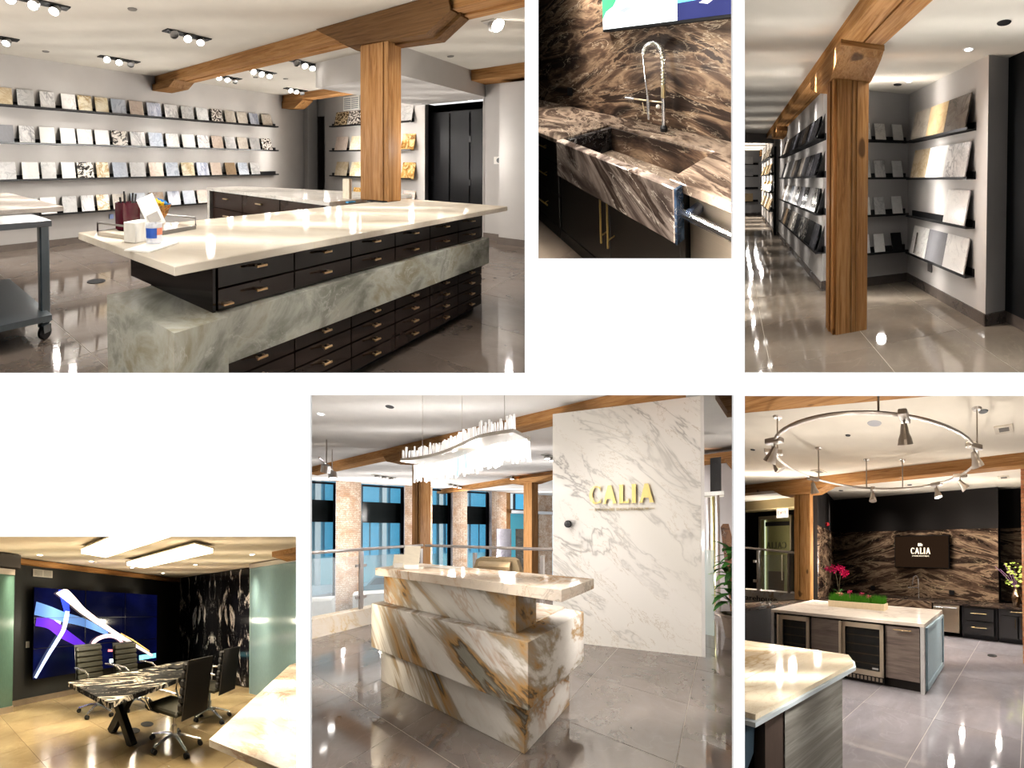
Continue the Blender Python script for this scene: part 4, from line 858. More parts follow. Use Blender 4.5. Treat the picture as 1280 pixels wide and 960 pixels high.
struct(box(2, 'ceiling', (-2, 3, -3, 9, 3.4, 3.5), paint('pale_ceiling', L(210, 204, 196), .8, 2)))
struct(box(2, 'wall_back', (1.9, 2.0, -2, 9, 0, 3.4), paint('dark_wall', L(40, 36, 34), .6, 2)))
for a, b, lb in ((-1.2, 1.5, 'brown wavy marble backsplash slab at the right of the faucet'), (1.503, 5.5, 'brown wavy marble backsplash slab at the left of the faucet')):
    tag(box(2, 'backsplash_slab', (1.87, 1.9, a, b, .92, 3.3), BM), lb, 'backsplash')
ol = tag(box(2, 'wall_outlet', (1.862, 1.87, 2.93, 3.04, 1.06, 1.16), BLACK()), 'black square outlet on the brown backsplash left of the sink', 'outlet')
# counter in three pieces around the sink
k2 = empty(2, 'stone_counter', (1.5, 1.5, .9), 'polished brown marble counter running round the apron sink', 'counter')
MB().box(1.08, 1.87, 1.93, 6, .885, .92, ch=.004).build(2, 'countertop', BT, k2)
MB().box(1.62, 1.87, .86, 1.93, .885, .92, ch=.003).build(2, 'countertop', BT, k2)
MB().box(1.12, 1.87, -1.2, .858, .875, .925, ch=.004).build(2, 'countertop', BT, k2)
# apron sink
sk = empty(2, 'apron_sink', (1.3, 1.36, .65), 'deep apron front sink cut from brown wavy marble', 'sink')
MB().box(1.065, 1.13, .79, 1.925, .64, .918, ch=.006).build(2, 'apron', BA, sk)
DKM = bands('dark_basin_marble', 2, ((.3, L(12, 11, 12)), (.5, L(26, 24, 25)), (.58, L(70, 64, 62)), (.66, L(20, 18, 18))), 2.4, 2.4, rough=.1, crack=L(190, 186, 182), ck=.6, detail=9)
MB().box(1.13, 1.64, .83, 1.90, .66, .70).build(2, 'basin_floor', BT, sk)
MB().box(1.13, 1.64, 1.88, 1.93, .66, .9, ).build(2, 'basin_side', DKM, sk)
MB().box(1.13, 1.64, .80, .86, .66, .88).build(2, 'basin_side', DKM, sk)
MB().box(1.60, 1.64, .83, 1.9, .66, .9).build(2, 'basin_back', BM, sk)
MB().lathe([(.001, .0), (.04, 0), (.045, .006), (.001, .004)], (1.38, 1.35, .7), 16).build(2, 'drain', CHROME(), sk)
MB().box(1.066, 1.128, .775, .789, .642, .915).build(2, 'blue_lit_end', bands('blue_lit_edge', 2, ((.35, L(30, 40, 52)), (.55, L(70, 90, 116)), (.7, L(44, 56, 74))), 8, 1.5, rough=.1), sk)  # sink end tinted blue: bluish light put into its colour
# cabinets
GC = paint('charcoal_lacquer', L(62, 58, 54), .35, 2); GO = plain('polished_gold', L(240, 208, 120), .3, .4)
c1 = empty(2, 'drawer_cabinet', (1.4, 3, 0), 'charcoal drawer stack with gold pulls left of the apron sink', 'cabinet')
MB().box(1.2, 1.85, 2.1, 6, .0, .885).build(2, 'body', GC, c1)
for z0, z1 in ((.64, .875), (.37, .63), (.09, .36)):
    for a, b in ((2.11, 2.85), (2.86, 3.6)):
        d = MB().box(1.18, 1.2, a, b, z0, z1, ch=.002).build(2, 'drawer', GC, c1)
        h = MB().tube([(1.14, a+.14, z1-.11), (1.14, b-.1, z1-.11)], .007, 8)
        for yy in (a+.2, b-.2): h.tube([(1.14, yy, z1-.11), (1.18, yy, z1-.11)], .005, 6)
        if d: h.build(2, 'drawer_pull', GO, d, smooth=True)
MB().box(1.175, 1.2, 2.1, 6, 0, .085).build(2, 'plinth', GC, c1)
c2 = empty(2, 'sink_cabinet', (1.4, 1.4, 0), 'charcoal double door cabinet with tall gold pulls under the sink', 'cabinet')
MB().box(1.2, 1.6, .82, 2.09, 0, .645).build(2, 'body', GC, c2)
for a, b, hy in ((.84, 1.425, 1.382), (1.43, 2.075, 1.455)):
    d = MB().box(1.18, 1.2, a, b, .09, .64, ch=.002).build(2, 'door', GC, c2)
    h = MB().tube([(1.12, hy, .30), (1.12, hy, .63)], .0075, 8).tube([(1.12, hy, .35), (1.18, hy, .35)], .005, 6).tube([(1.12, hy, .6), (1.18, hy, .6)], .005, 6)
    if d: h.build(2, 'door_pull', GO, d, smooth=True)
MB().box(1.175, 1.2, .82, 2.09, 0, .085).build(2, 'plinth', GC, c2); MB().box(1.16, 1.2, .795, .825, 0, .875).build(2, 'end_panel', GC, c2)
dw = empty(2, 'dishwasher', (1.4, .4, 0), 'stainless dishwasher with a thick tubular handle right of the sink', 'dishwasher')
MB().box(1.19, 1.7, .0, .785, .06, .872, ch=.006).build(2, 'door', steel('dishwasher_steel', L(178, 162, 142), .3, 2), dw)
MB().tube([(1.09, .77, .797), (1.09, -.2, .787)], .021, 16).build(2, 'handle', plain('polished_steel', (.8, .8, .82), .12, 1), dw, smooth=True)
MB().box(1.075, 1.2, .70, .745, .775, .82, ch=.01).build(2, 'handle_bracket', plain('blue_tint_steel', L(120, 150, 200), .2, 1), dw)
# faucet
fc = empty(2, 'spring_faucet', (1.78, 1.42, .92), 'tall chrome and brass spring faucet standing behind the stone sink', 'faucet')
BS = plain('soft_brass', L(220, 200, 150), .28, .7); CH2 = CHROME()
MB().lathe([(.03, 0), (.032, .03), (.02, .05)], (1.77, 1.40, .92), 16).build(2, 'base', BLACK(), fc, smooth=True)
MB().tube([(1.77, 1.40, .95), (1.77, 1.40, 1.22)], .016, 12).build(2, 'riser', CH2, fc, smooth=True)
MB().tube([(1.77, 1.40, 1.2), (1.77, 1.395, 1.32)], .019, 12).build(2, 'collar', BS, fc, smooth=True)
cz = []
for i in range(25):
    t = i/24
    if t < .3: cz.append(Vector((1.77, 1.395, 1.3+.24*t/.3)))
    else:
        a = math.pi*(t-.3)/.7; cz.append(Vector((1.77, 1.50-.105*math.cos(a), 1.54+.1*math.sin(a)+.03*(t-.3))))
hel = []
N = 420
for i in range(N):
    u = i/(N-1)*24; k = min(int(u), 23); p = cz[k].lerp(cz[k+1], u-k); t = (cz[k+1]-cz[k]).normalized()
    b = Vector((1, 0, 0)); n = t.cross(b); a = i*2*math.pi/14
    hel.append(p+(b*math.cos(a)+n*math.sin(a))*.022)
MB().tube(hel, .005, 5).build(2, 'spring', CH2, fc, smooth=True)
MB().tube(cz, .011, 8).build(2, 'hose', BS, fc, smooth=True)
MB().tube([(1.76, 1.607, 1.56), (1.755, 1.59, 1.4), (1.75, 1.555, 1.2)], .0085, 8).build(2, 'hose_drop', CH2, fc, smooth=True)
MB().tube([(1.75, 1.555, 1.20), (1.75, 1.55, 1.13), (1.75, 1.548, 1.0)], [.012, .018, .014], 12).build(2, 'spray_head', CH2, fc, smooth=True)
MB().tube([(1.76, 1.40, 1.162), (1.755, 1.82, 1.157)], .008, 8).build(2, 'side_arm', BS, fc, smooth=True)
MB().tube([(1.755, 1.72, 1.158), (1.755, 1.84, 1.156)], .014, 10).build(2, 'arm_grip', CH2, fc, smooth=True)
MB().tube([(1.75, 1.62, 1.14), (1.75, 1.60, 1.06)], .005, 6).tube([(1.75, 1.61, 1.05), (1.75, 1.52, 1.05)], .005, 6).build(2, 'lever', BS, fc)
MB().ball((1.76, 1.45, 1.12), .02).build(2, 'valve_knob', plain('cream_knob', L(230, 226, 214), .2), fc, smooth=True)
# television
tv = empty(2, 'television', (1.8, 1.5, 1.8), 'wall television with a bright picture at the top of the sink view', 'television')
MB().box(1.79, 1.86, -.6, 2.2, 1.80, 2.9, ch=.004).build(2, 'case', BLACK(), tv)
MB().box(1.786, 1.79, 1.25, 2.185, 1.825, 2.88).build(2, 'screen_left', glow('tv_white', (.86, .95, 1), 1.05), tv)
MB().box(1.785, 1.79, -.58, 1.25, 1.90, 2.88).build(2, 'screen_right', glow('tv_cyan', (.12, .55, .78), .9), tv)
MB().box(1.784, 1.79, -.58, 1.25, 1.825, 1.96).build(2, 'screen_band', glow('tv_navy', L(40, 44, 84), 1.0), tv)
MB().add([(1.783, 2.185, 1.93), (1.783, 2.13, 2.0), (1.783, 2.02, 2.04), (1.783, 1.95, 2.12), (1.783, 2.1, 2.25), (1.783, 2.185, 2.2)], [(0, 1, 2, 3, 4, 5)]).build(2, 'green_leaves', glow('tv_green', (.08, .5, .22), .9), tv)
MB().add([(1.782, 1.93, 1.985), (1.782, 1.86, 1.96), (1.782, 1.72, 2.0), (1.782, 1.62, 2.08), (1.782, 1.80, 2.02)], [(0, 1, 2, 3, 4)]).build(2, 'picture_shadow', glow('tv_grey', (.45, .5, .55), .8), tv)
MB().add([(1.782, 1.05, 1.935), (1.782, .98, 1.92), (1.782, .94, 1.94), (1.782, 1.0, 1.955)], [(0, 1, 2, 3)]).build(2, 'picture_spark', glow('tv_spark', (1, .95, .9), 2), tv)
in2 = lambda x, y: x < 1.4
lamp_fan(2, [.9, 1.25, 1.6, 2.0, 2.4], (-110, -60, 0, 60, 105), (2.9,), .6, in2)  # unseen lamps added to light counter and backsplash
lamp_fan(2, [.9, 1.2, 1.5, 1.8, 2.1, 2.4, 2.7], (-118, -60, 0, 60, 105), (1.5,), .2, in2)
lamp_fan(2, [.75, .95, 1.15], (-110, -50, 0, 60, 105), (1.0,), .45, lambda x, y: x < .95)
lamp_fan(2, [2.9, 3.1], (-118, -95), (2.9,), .8, lambda x, y: x < 1.62)  # added for the dark left part of the backsplash
# ================================================================ reception with the stacked marble desk (lower middle)
r = 5
WP5 = paint('reception_wall_paint', L(214, 210, 204), .7, 5); CP5 = paint('reception_ceiling_paint', L(222, 220, 218), .8, 5)
partition_panels(5, WP5)
floor_tiles(5, -1, 9, -2.6, 5.2, .88, .95, .55, .28, tilemat('grey_taupe_tile', 5, L(108, 98, 92), L(132, 122, 116), .045, refl=.3), plain('fine_joint', L(170, 160, 150), .7))
struct(box(5, 'floor', (-1, 14, 5.4, 16, -1.4, -1.3), paint('lower_floor', L(180, 184, 188), .5, 5)))
struct(box(5, 'floor', (4.4, 9.5, 2.4, 5.4, -1.4, -1.3), paint('lower_floor', L(180, 184, 188), .5, 5)))
struct(MB().prism([(-3, -4), (14, -4), (14, 7.05), (12, 8.25), (4.53, 12.6), (-3, 17)], 3.6, 3.7).build(5, 'ceiling', CP5))
# marble feature wall with gold lettering
WM = marble('white_feature_marble', 5, L(214, 210, 202), L(224, 220, 214), L(150, 146, 140), .9, .012, .8, (1, .5, 1.4), (-.75, 0, 0), .46, vein2=L(168, 150, 124), fine=.6, vmix=.85)
A5 = Vector((3.88, 2.3)); B5 = Vector((4.53, .19)); dA = (B5-A5).normalized(); rzA = math.atan2(dA.y, dA.x); TA = TR(A5.x, A5.y, 0, rzA)
mw = struct(MB(TA).box(.18, 2.16, 0, .12, 0, 3.43).build(5, 'wall_marble', WM))
if mw: MB(TA).box(2.162, 2.20, .0, .12, 0, 3.43).build(5, 'edge_slab', paint('pale_stone_edge', L(214, 210, 206), .2, 5), mw)
GDL = plain('gold_letter_metal', L(226, 198, 112), .35, .3)
sg = empty(5, 'wall_sign', (4.2, 1.3, 2.03), 'gold lettering on the white marble wall behind the reception desk', 'sign')
x = 0
vs, fs, w = text_shape('CALIA', 1, .02); sx = .885/w
for ch in 'CALIA':
    vs, fs, w1 = text_shape(ch, 1, .007)
    m = MB(TA @ TR(.714+x*sx, -.004, 2.04)); m.add([(v[0]*sx, v[1], v[2]*.262) for v in vs], fs); m.build(5, 'letter', GDL, sg); x += GLYPH[ch][1]+.06
vs, fs, w1 = text_shape('STONE BOUTIQUE', 1, .006, True)
m = MB(TA @ TR(.79, -.003, 1.94)); m.add([(v[0]*.74/w1, v[1], v[2]*.038) for v in vs], fs); m.build(5, 'small_lettering', plain('tan_lettering', L(196, 178, 140), .4), sg)
for a, b in ((.72, .775), (1.545, 1.60)): MB(TA).box(a, b, -.006, -.002, 1.958, 1.964).build(5, 'rule', plain('tan_lettering', L(196, 178, 140), .4), sg)
th5 = tag(MB(TA @ TR(.41, -.001, 1.755) @ TR(rx=math.pi/2)).lathe([(.001, 0), (.055, 0), (.055, .02), (.045, .03), (.001, .03)], (0, 0, 0), 20).build(5, 'thermostat', BLACK(), smooth=True), 'round black thermostat on the white marble wall', 'thermostat')
# desk
CG = bands('gold_calacatta', 5, ((.30, L(96, 96, 88)), (.40, L(126, 124, 114)), (.425, L(78, 66, 50)), (.44, L(160, 124, 76)), (.47, L(150, 138, 120)), (.50, L(204, 200, 194)), (.60, L(220, 216, 210)), (.63, L(164, 132, 88)), (.65, L(186, 176, 162)), (.74, L(140, 138, 130))), .5, 1.0, (1, .45, 1.6), (-.8, 0, 0), .46, crack=L(160, 112, 56), ck=.8, cw=.02, detail=7)
CG2 = marble('gold_calacatta_top', 5, L(214, 200, 182), L(226, 218, 208), L(170, 124, 70), 1.2, .03, 1.6, rough=.06, vein2=L(120, 104, 84), fine=.6)
dk = empty(5, 'reception_desk', (2.1, 2.1, 0), 'stacked white marble reception desk with gold and grey diagonal veins', 'desk')
MB().box(1.785, 2.54, 1.2, 3.1, 0, .46, ch=.003).build(5, 'base_block', CG, dk)
MB().box(1.68, 2.65, 1.10, 3.11, .40, .865, ch=.003).build(5, 'middle_block', CG, dk)
MB().box(1.78, 2.07, 1.275, 3.04, .865, 1.165, ch=.002).build(5, 'upper_block', CG, dk)
MB().box(1.70, 2.27, .855, 3.075, 1.165, 1.245, ch=.003).build(5, 'transaction_top', CG2, dk)
MB().box(2.07, 2.65, 1.3, 3.0, .866, .88).build(5, 'work_surface', CG2, dk)
for (x, y, nm, lb) in ((1.86, 2.83, 'card_rack', 'left brochure stand on the reception desk top'), (1.84, 2.62, 'card_rack', 'right brochure stand with a tall leaflet on the reception desk top')):
    cr = empty(5, 'brochure_stand', (x, y, 1.246), lb, 'stand')
    MB(TR(x, y, 1.246, -.9)).box(-.12, .1, -.03, .05, 0, .02).build(5, 'stand_base', plain('ivory_acrylic', L(222, 214, 198), .3), cr)
    hh = .14 if y > 2.7 else .24
    MB(TR(x, y, 1.25, -.9) @ TR(rx=-.35)).box(-.1, .06, -.004, .004, .0, hh).build(5, 'brochure', plain('ivory_paper', L(226, 216, 196), .6), cr)
    for q in (-.05, .02): MB(TR(x, y, 1.25, -.9)).box(q-.02, q+.05, -.045, -.035, 0, .045).build(5, 'business_cards', WC, cr)
tag(box(5, 'desk_paper', (2.05, 2.22, 2.3, 2.6, 1.246, 1.25), WC), 'white sheet lying at the back of the reception desk top', 'paper')
# chair behind the desk
BE = plain('olive_beige_leather', L(146, 128, 100), .5)
rc = empty(5, 'reception_chair', (3.0, 2.45, 0), 'olive beige leather chair back showing above the reception desk', 'chair')
T = TR(3.0, 2.45, 0, rzA)
MB(T).prism_y([(-.30, .7), (-.36, .95), (-.34, 1.1), (-.28, 1.27), (-.22, 1.30), (.22, 1.30), (.28, 1.27), (.34, 1.1), (.36, .95), (.30, .7)], -.05, .08).build(5, 'backrest', BE, rc, smooth=True)
MB(T @ TR(0, -.06, 1.17) @ TR(ry=math.pi/2)).tube([(0, 0, -.22), (0, 0, .22)], .085, 14).build(5, 'headrest_roll', plain('olive_dark_leather', L(124, 106, 80), .5), rc, smooth=True)
MB(T).box(-.3, .3, -.5, 0, .42, .56, ch=.05).build(5, 'seat', BE, rc)
MB(T).tube([(-.42, -.1, 1.04), (-.44, -.25, 1.03), (-.42, -.4, 1.0)], .03, 8).build(5, 'arm_pad', BE, rc, smooth=True)
MB(T).tube([(0, -.25, .05), (0, -.25, .44)], .03, 10).build(5, 'column', CHROME(), rc)
for k in range(5): MB(T @ TR(0, -.25, 0, k*1.2566)).tube([(0, 0, .1), (.32, 0, .04)], .02, 6).build(5, 'leg', CHROME(), rc)
# kerb and glass railing
SSR = steel('railing_steel', L(176, 166, 160), .25, 5)
kb = tag(box(5, 'stone_kerb', (.4, 3.9, 5.2, 5.42, 0, .29), marble('kerb_marble', 5, L(224, 212, 196), L(232, 224, 212), L(200, 170, 110), 1.6, .03, 1.5, rough=.2)), 'cream marble kerb under the glass railing at left', 'kerb')
rl = empty(5, 'glass_railing', (2.7, 5.25, .29), 'steel and glass railing in front of the street windows', 'railing')
GLS = glass('clear_railing_glass', (.75, .88, .95), .12)
MB().tube([(.4, 5.28, 1.31), (1.9, 5.27, 1.315), (3.93, 5.25, 1.37)], .028, 10).build(5, 'handrail', SSR, rl, smooth=True)
MB().tube([(3.97, 5.2, 1.365), (4.2, 2.2, 1.355)], .028, 10).build(5, 'handrail', SSR, rl, smooth=True)
for x in (.8, 2.66, 3.9): MB().box(x-.03, x+.03, 5.24, 5.3, .29, 1.3).build(5, 'railing_post', SSR, rl)
for y in (3.88, 2.45): MB().box(4.05+(3.9-y)*.06, 4.11+(3.9-y)*.06, y-.03, y+.03, 0, 1.25).build(5, 'railing_post', SSR, rl)
for a, b in ((.85, 2.6), (2.72, 3.86)): MB().box(a, b, 5.262, 5.274, .33, 1.22).build(5, 'glass_pane', GLS, rl)
for x in (.86, 2.6, 2.72, 3.84):
    for z in (.5, 1.05): MB().box(x-.03, x+.03, 5.25, 5.29, z-.025, z+.025).build(5, 'glass_clip', SSR, rl)
# timber frame
bm5 = tag(MB().prism([(3.58, 10.4), (4.22, .4), (4.5, .4), (3.9, 10.4)], 3.43, 3.598).build(5, 'ceiling_beam', fir(5, 1, .9)), 'long timber ceiling beam crossing above the marble wall and chandelier', 'beam')
p5 = tag(box(5, 'timber_post', (4.0, 4.27, 5.42, 5.72, -1.3, 3.25), fir(5, 2, .9)), 'fir post behind the left end of the desk and railing', 'post')
if p5: box(5, 'post_strip', (3.985, 4.0, 5.5, 5.6, -1.3, 3.25), fir(5, 2, .6), p5)
tag(MB(TR(3.98, 5.6, 0, -math.pi/2)).prism_y([(-.95, 3.43), (-.8, 3.28), (-.3, 3.2), (.3, 3.2), (.8, 3.3), (.9, 3.43)], -.18, .18).build(5, 'beam_saddle', fir(5, 1, .6)), 'weathered timber saddle on the post behind the desk', 'saddle')
tag(box(5, 'timber_post', (8.0, 8.4, 5.1, 5.42, -1.3, 3.3), fir(5, 2, 1.15)), 'pale timber post left of the marble wall in the distance', 'post')
tag(MB(TR(8.2, 5.3, 0, -math.pi/2)).prism_y([(-1.1, 3.45), (-.9, 3.4), (-.3, 3.28), (.3, 3.28), (.9, 3.4), (1.1, 3.45)], -.22, .22).build(5, 'beam_saddle', fir(5, 1, 1.1)), 'pale timber saddle on the distant post', 'saddle')
tag(MB().prism([(8.7, 10.6), (8.0, 3.0), (8.35, 3.0), (9.0, 10.6)], 3.44, 3.598).build(5, 'ceiling_beam', fir(5, 1, 1.05)), 'distant timber beam below the chandelier, over the pale post', 'beam')
# street wall: brick piers and windows
A6 = Vector((4.53, 12.7)); B6 = Vector((12.0, 8.35)); d6 = (B6-A6).normalized(); rz6 = math.atan2(d6.y, d6.x); TW = TR(A6.x, A6.y, 0, rz6)
BRK = NT('painted_old_brick'); v_ = BRK.coords(5); n_ = BRK.noise(v_, 3, 4); n2 = BRK.noise(v_, 22, 3)
BRK.col(BRK.mix(BRK.ramp(n2, [(.4, (0,)*3), (.6, (.6,)*3)]), BRK.ramp(n_, [(.35, L(186, 152, 122)), (.6, L(220, 204, 186))]), L(160, 124, 100))); BRK.pr(.85)
BRW = NT('daylit_brick'); v_ = BRW.coords(5); BRW.col(BRW.ramp(BRW.noise(v_, 14, 4), [(.35, L(190, 182, 184)), (.65, L(224, 220, 224))])); BRW.pr(.85)  # paler reveal bricks: daylight on that face is put into their colour
MRT = plain('lime_mortar', L(150, 136, 124), .9)
def brick_pier(a, b, lab, z0=-1.3, z1=3.6, proud=.42):
    p = MB(TW).box(a+.02, b-.01, -proud+.012, .1, z0, z1).build(5, 'wall_pier', MRT)
    if p is None: return
    struct(p)
    # courses too small to pick apart one by one from here: joined, but each brick a real block
    mb = MB(TW); mw_ = MB(TW); c = 0; z = z0
    while z < z1-.02:
        xx = a+.02-(.11 if c % 2 else 0)
        while xx < b:
            l, r_ = max(xx, a+.02), min(xx+.21, b-.01)
            if r_-l > .03: mb.box(l, r_, -proud-random.uniform(0, .006), -proud+.012, z+.006, min(z+.07, z1))
            xx += .22
        yy = -proud-(.0 if c % 2 else .11)
        while yy < .1:
            l, r_ = max(yy, -proud), min(yy+.21, .1)
            if r_-l > .03: mw_.box(a+random.uniform(0, .005), a+.02, l, r_, z+.006, min(z+.07, z1))
            yy += .22
        z += .076; c += 1
    o = mb.build(5, 'brickwork', BRK.m, p); 
    if o: o['kind'] = 'stuff'
    o = mw_.build(5, 'daylit_brickwork', BRW.m, p)
    if o: o['kind'] = 'stuff'
for a, b in ((.86, 1.69), (3.25, 4.36), (5.2, 5.86), (7.0, 7.75)): brick_pier(a, b, '')
struct(MB(TW).box(-2, 9.5, .0, .1, -1.4, -1.2).build(5, 'wall_sill', MRT))
DF = plain('dark_window_frame', L(22, 24, 34), .4); WG5 = glass('street_window_glass', (.45, .8, 1.0), .10)
for n, (a, b) in enumerate(((-1.4, .86), (1.69, 3.25), (4.36, 5.2), (5.86, 7.0))):
    fr = MB(TW)
    wf = struct(MB(TW).box(a, b, .04, .08, 3.52, 3.6).build(5, 'window_%d' % (n+1), DF))
    if wf is None: continue
    MB(TW).box(b-.13, b, -.05, .08, -1.2, 3.55).build(5, 'window_jamb', DF, wf); MB(TW).box(a, a+.04, .0, .08, -1.2, 3.55).build(5, 'window_jamb', DF, wf)
    MB(TW).box(a, b-.1, .0, .1, 2.07, 2.9).build(5, 'transom_panel', plain('dark_transom', L(20, 26, 26), .3), wf)
    MB(TW).box(a+.04, b-.13, .05, .06, -1.2, 2.07).build(5, 'window_pane', WG5, wf); MB(TW).box(a+.04, b-.13, .05, .06, 2.9, 3.52).build(5, 'window_pane', WG5, wf)
# street outside; its cyan colours carry the overexposed bluish daylight
struct(MB(TW).box(-12, 24, .3, 14, -1.7, -1.6).build(5, 'ground_street', paint('pale_asphalt', L(190, 214, 226), .8, 5)))
fa = empty(5, 'street_building', (10, 16, -1.6), 'pale blue building across the street seen through the windows', 'building')
MB(TW).box(-10, 22, 9.0, 9.4, -1.6, 9).build(5, 'facade', paint('sky_blue_facade', L(176, 240, 255), .7, 5), fa)
wl = paint('white_pilaster', L(236, 250, 255), .7, 5); bl = paint('azure_glazing', L(96, 200, 244), .6, 5)
for i in range(16):
    x0 = -9+i*1.9
    MB(TW).box(x0, x0+.28, 8.85, 9.0, -1.6, 9).build(5, 'pilaster', wl, fa)
    MB(TW).box(x0+.5, x0+1.1, 8.9, 9.0, .2, 2.7).build(5, 'facade_window', bl, fa); MB(TW).box(x0+1.2, x0+1.7, 8.9, 9.0, .2, 2.7).build(5, 'facade_window', bl, fa)
    MB(TW).box(x0+.5, x0+1.7, 8.9, 9.0, 3.3, 5.6).build(5, 'facade_window', bl, fa)
MB(TW).box(-10, 22, 8.8, 9.0, 2.9, 3.15).build(5, 'string_course', wl, fa)
def car(tx, ty, c, lab):
    T = TW @ TR(tx, ty, -1.6)
    cr = empty(5, 'car', tuple(T.translation), lab, 'car')
    MB(T).prism_y([(-1.1, .2), (-1.15, .6), (-.85, .75), (-.5, 1.15), (.35, 1.15), (.75, .75), (1.15, .62), (1.15, .2)], -.5, .5).build(5, 'car_body', plain('car_'+lab.split()[0], c, .2), cr, smooth=False)
    MB(T).prism_y([(-.72, .76), (-.46, 1.08), (.3, 1.08), (.6, .76)], -.51, -.49).build(5, 'car_window', plain('car_glass', L(40, 70, 90), .1), cr)
    for x in (-.7, .7): MB(T @ TR(x, -.5, .22) @ TR(rx=math.pi/2)).lathe([(.05, -.05), (.22, -.05), (.22, .05), (.05, .05)], (0, 0, 0), 14).build(5, 'wheel', BLACK(), cr)
car(2.6, 3.2, L(150, 200, 220), 'pale blue car parked outside the second window')
car(8.6, 3.4, L(226, 238, 244), 'white car parked outside the fourth window')
tag(MB(TW @ TR(.5, 2.5, 0)).box(0, .5, 0, .05, .9, 1.9).build(5, 'green_sign', plain('green_sign_paint', L(90, 200, 150), .5)), 'green sign board outside the first window', 'sign')
# lower level furniture and far displays
tag(MB(TW).box(-1.5, .9, -1.6, -.75, -1.3, -.62).build(5, 'display_plinth', paint('off_white_plinth', L(206, 208, 206), .5, 5)), 'low white display plinth beside the first window', 'plinth')
tag(MB(TW).box(1.5, 4.2, -1.3, -.6, -1.3, -.55).build(5, 'display_plinth', paint('off_white_plinth', L(206, 208, 206), .5, 5)), 'low white bench under the second window', 'plinth')
tag(MB(TW).box(7.05, 7.75, -1.0, -.92, -1.0, 1.85).build(5, 'leaning_slab', marble('violet_white_slab', 5, L(200, 196, 206), L(184, 180, 192), L(90, 84, 96), 1.2, .05, 2)), 'violet grey stone slab standing in the distance above the chair', 'slab')
tag(MB(TW).box(7.95, 8.8, -1.1, -1.02, -1.0, 1.85).build(5, 'leaning_slab', bands('moss_slab', 5, ((.35, L(46, 42, 34)), (.5, L(96, 86, 62)), (.62, L(60, 54, 42))), 2, 1.5)), 'moss brown stone slab right of the violet grey slab', 'slab')
struct(MB(TW).box(7.75, 8.0, -.3, .1, -1.3, 3.6).build(5, 'wall_timber_jamb', fir(5, 2, .7)))
dc = struct(MB(TW).box(8.0, 9.6, -.1, -.05, -1.3, 2.6).build(5, 'door_1', plain('cyan_door', L(70, 190, 216), .3)))  # door in one even cyan base colour
struct(MB(TW).box(8.0, 12.5, -.45, .1, 2.62, 2.75).build(5, 'wall_canopy', paint('white_canopy', L(216, 220, 226), .6, 5)))
struct(MB(TW).box(9.6, 10.4, -.2, .1, -1.3, 3.6).build(5, 'wall_pier', BRK.m)); 
w5 = struct(MB(TW).box(8.0, 13.5, .0, .08, 2.75, 2.85).build(5, 'window_5', DF))
if w5:
    for a in (8.3, 9.4, 10.6, 11.8): MB(TW).box(a, a+.07, .0, .08, 2.8, 3.6).build(5, 'window_bar', DF, w5)
struct(MB(TW).box(11.0, 14.5, -.2, .1, -1.3, 1.9).build(5, 'wall_dark_display', plain('dark_display', L(20, 24, 34), .4)))
stl = empty(5, 'stair_rail', (7.0, 2.9, -1), 'grey stair rail right of the pale post beside the marble wall', 'rail')
for i in range(3): MB().tube([(5.9+.5*i, 2.9+.1*i, -.8), (5.9+.5*i, 2.9+.1*i, 1.15)], .05, 8).build(5, 'baluster', SSR, stl)
MB().tube([(5.7, 3.0, .9), (7.4, 3.1, 1.3)], .04, 8).build(5, 'stair_handrail', SSR, stl)
# right side strip beyond the marble wall
struct(box(5, 'wall_right', (8.6, 8.8, -2.5, 2.4, -.2, 3.6), paint('grey_white_wall', L(206, 202, 202), .6, 5)))
fg = tag(box(5, 'frosted_screen', (5.55, 5.6, .12, .30, 0, 1.35), glass('pale_green_glass', (.75, .9, .88), .4)), 'pale green glass edge beside the marble wall at right', 'glass')
tb5 = empty(5, 'tube_display', (6.8, .16, 0), 'upright silver display tubes beyond the marble wall at right', 'display')
for i, y in enumerate((.05, .13, .21)): MB().tube([(6.8+.12*i, y+.03, .1), (6.8+.12*i, y+.03, 2.35)], .035, 10).build(5, 'tube', (SSR, plain('yellow_tube', L(196, 190, 120), .3, 1), SSR)[i], tb5, smooth=True)  # middle tube simply has a yellow metal colour
MB().box(6.7, 7.1, -.02, .3, 2.35, 2.42).build(5, 'tube_cap', WC, tb5)
MB().box(6.85, 6.95, .02, .2, 2.42, 3.1).build(5, 'hanger', BLACK(), tb5)
tag(MB().prism_x([(-.28, .0), (-.12, 0), (.04, 1.75), (.0, 1.82), (-.1, 1.82), (-.2, 1.3)], 7.4, 7.45).build(5, 'leaning_slab', bands('brown_slab', 5, ((.35, L(60, 40, 28)), (.5, L(120, 84, 56)), (.62, L(72, 50, 36))), 3, 1.5)), 'brown leaning stone slab behind the potted plant', 'slab')
tag(MB().prism([(8.0, .6), (8.5, .6), (8.5, -1), (8.0, -1)], 3.3, 3.45).build(5, 'timber_beam', fir(5, 1)), 'small timber beam end at the far right of the reception', 'beam')
tag(MB().prism_x([(-.05, 3.3), (-.5, 3.3), (-.5, 3.05), (-.2, 3.05)], 8.0, 8.3).build(5, 'beam_saddle', fir(5, 1, .8)), 'timber saddle above the potted plant', 'saddle')
tag(MB().prism_x([(.08, 3.6), (-.8, 3.6), (-.8, 3.2), (-.06, 3.3)], 4.9, 5.2).build(5, 'beam_saddle', fir(5, 1, .45)), 'dark brown beam corner at the very top right of the reception', 'saddle')
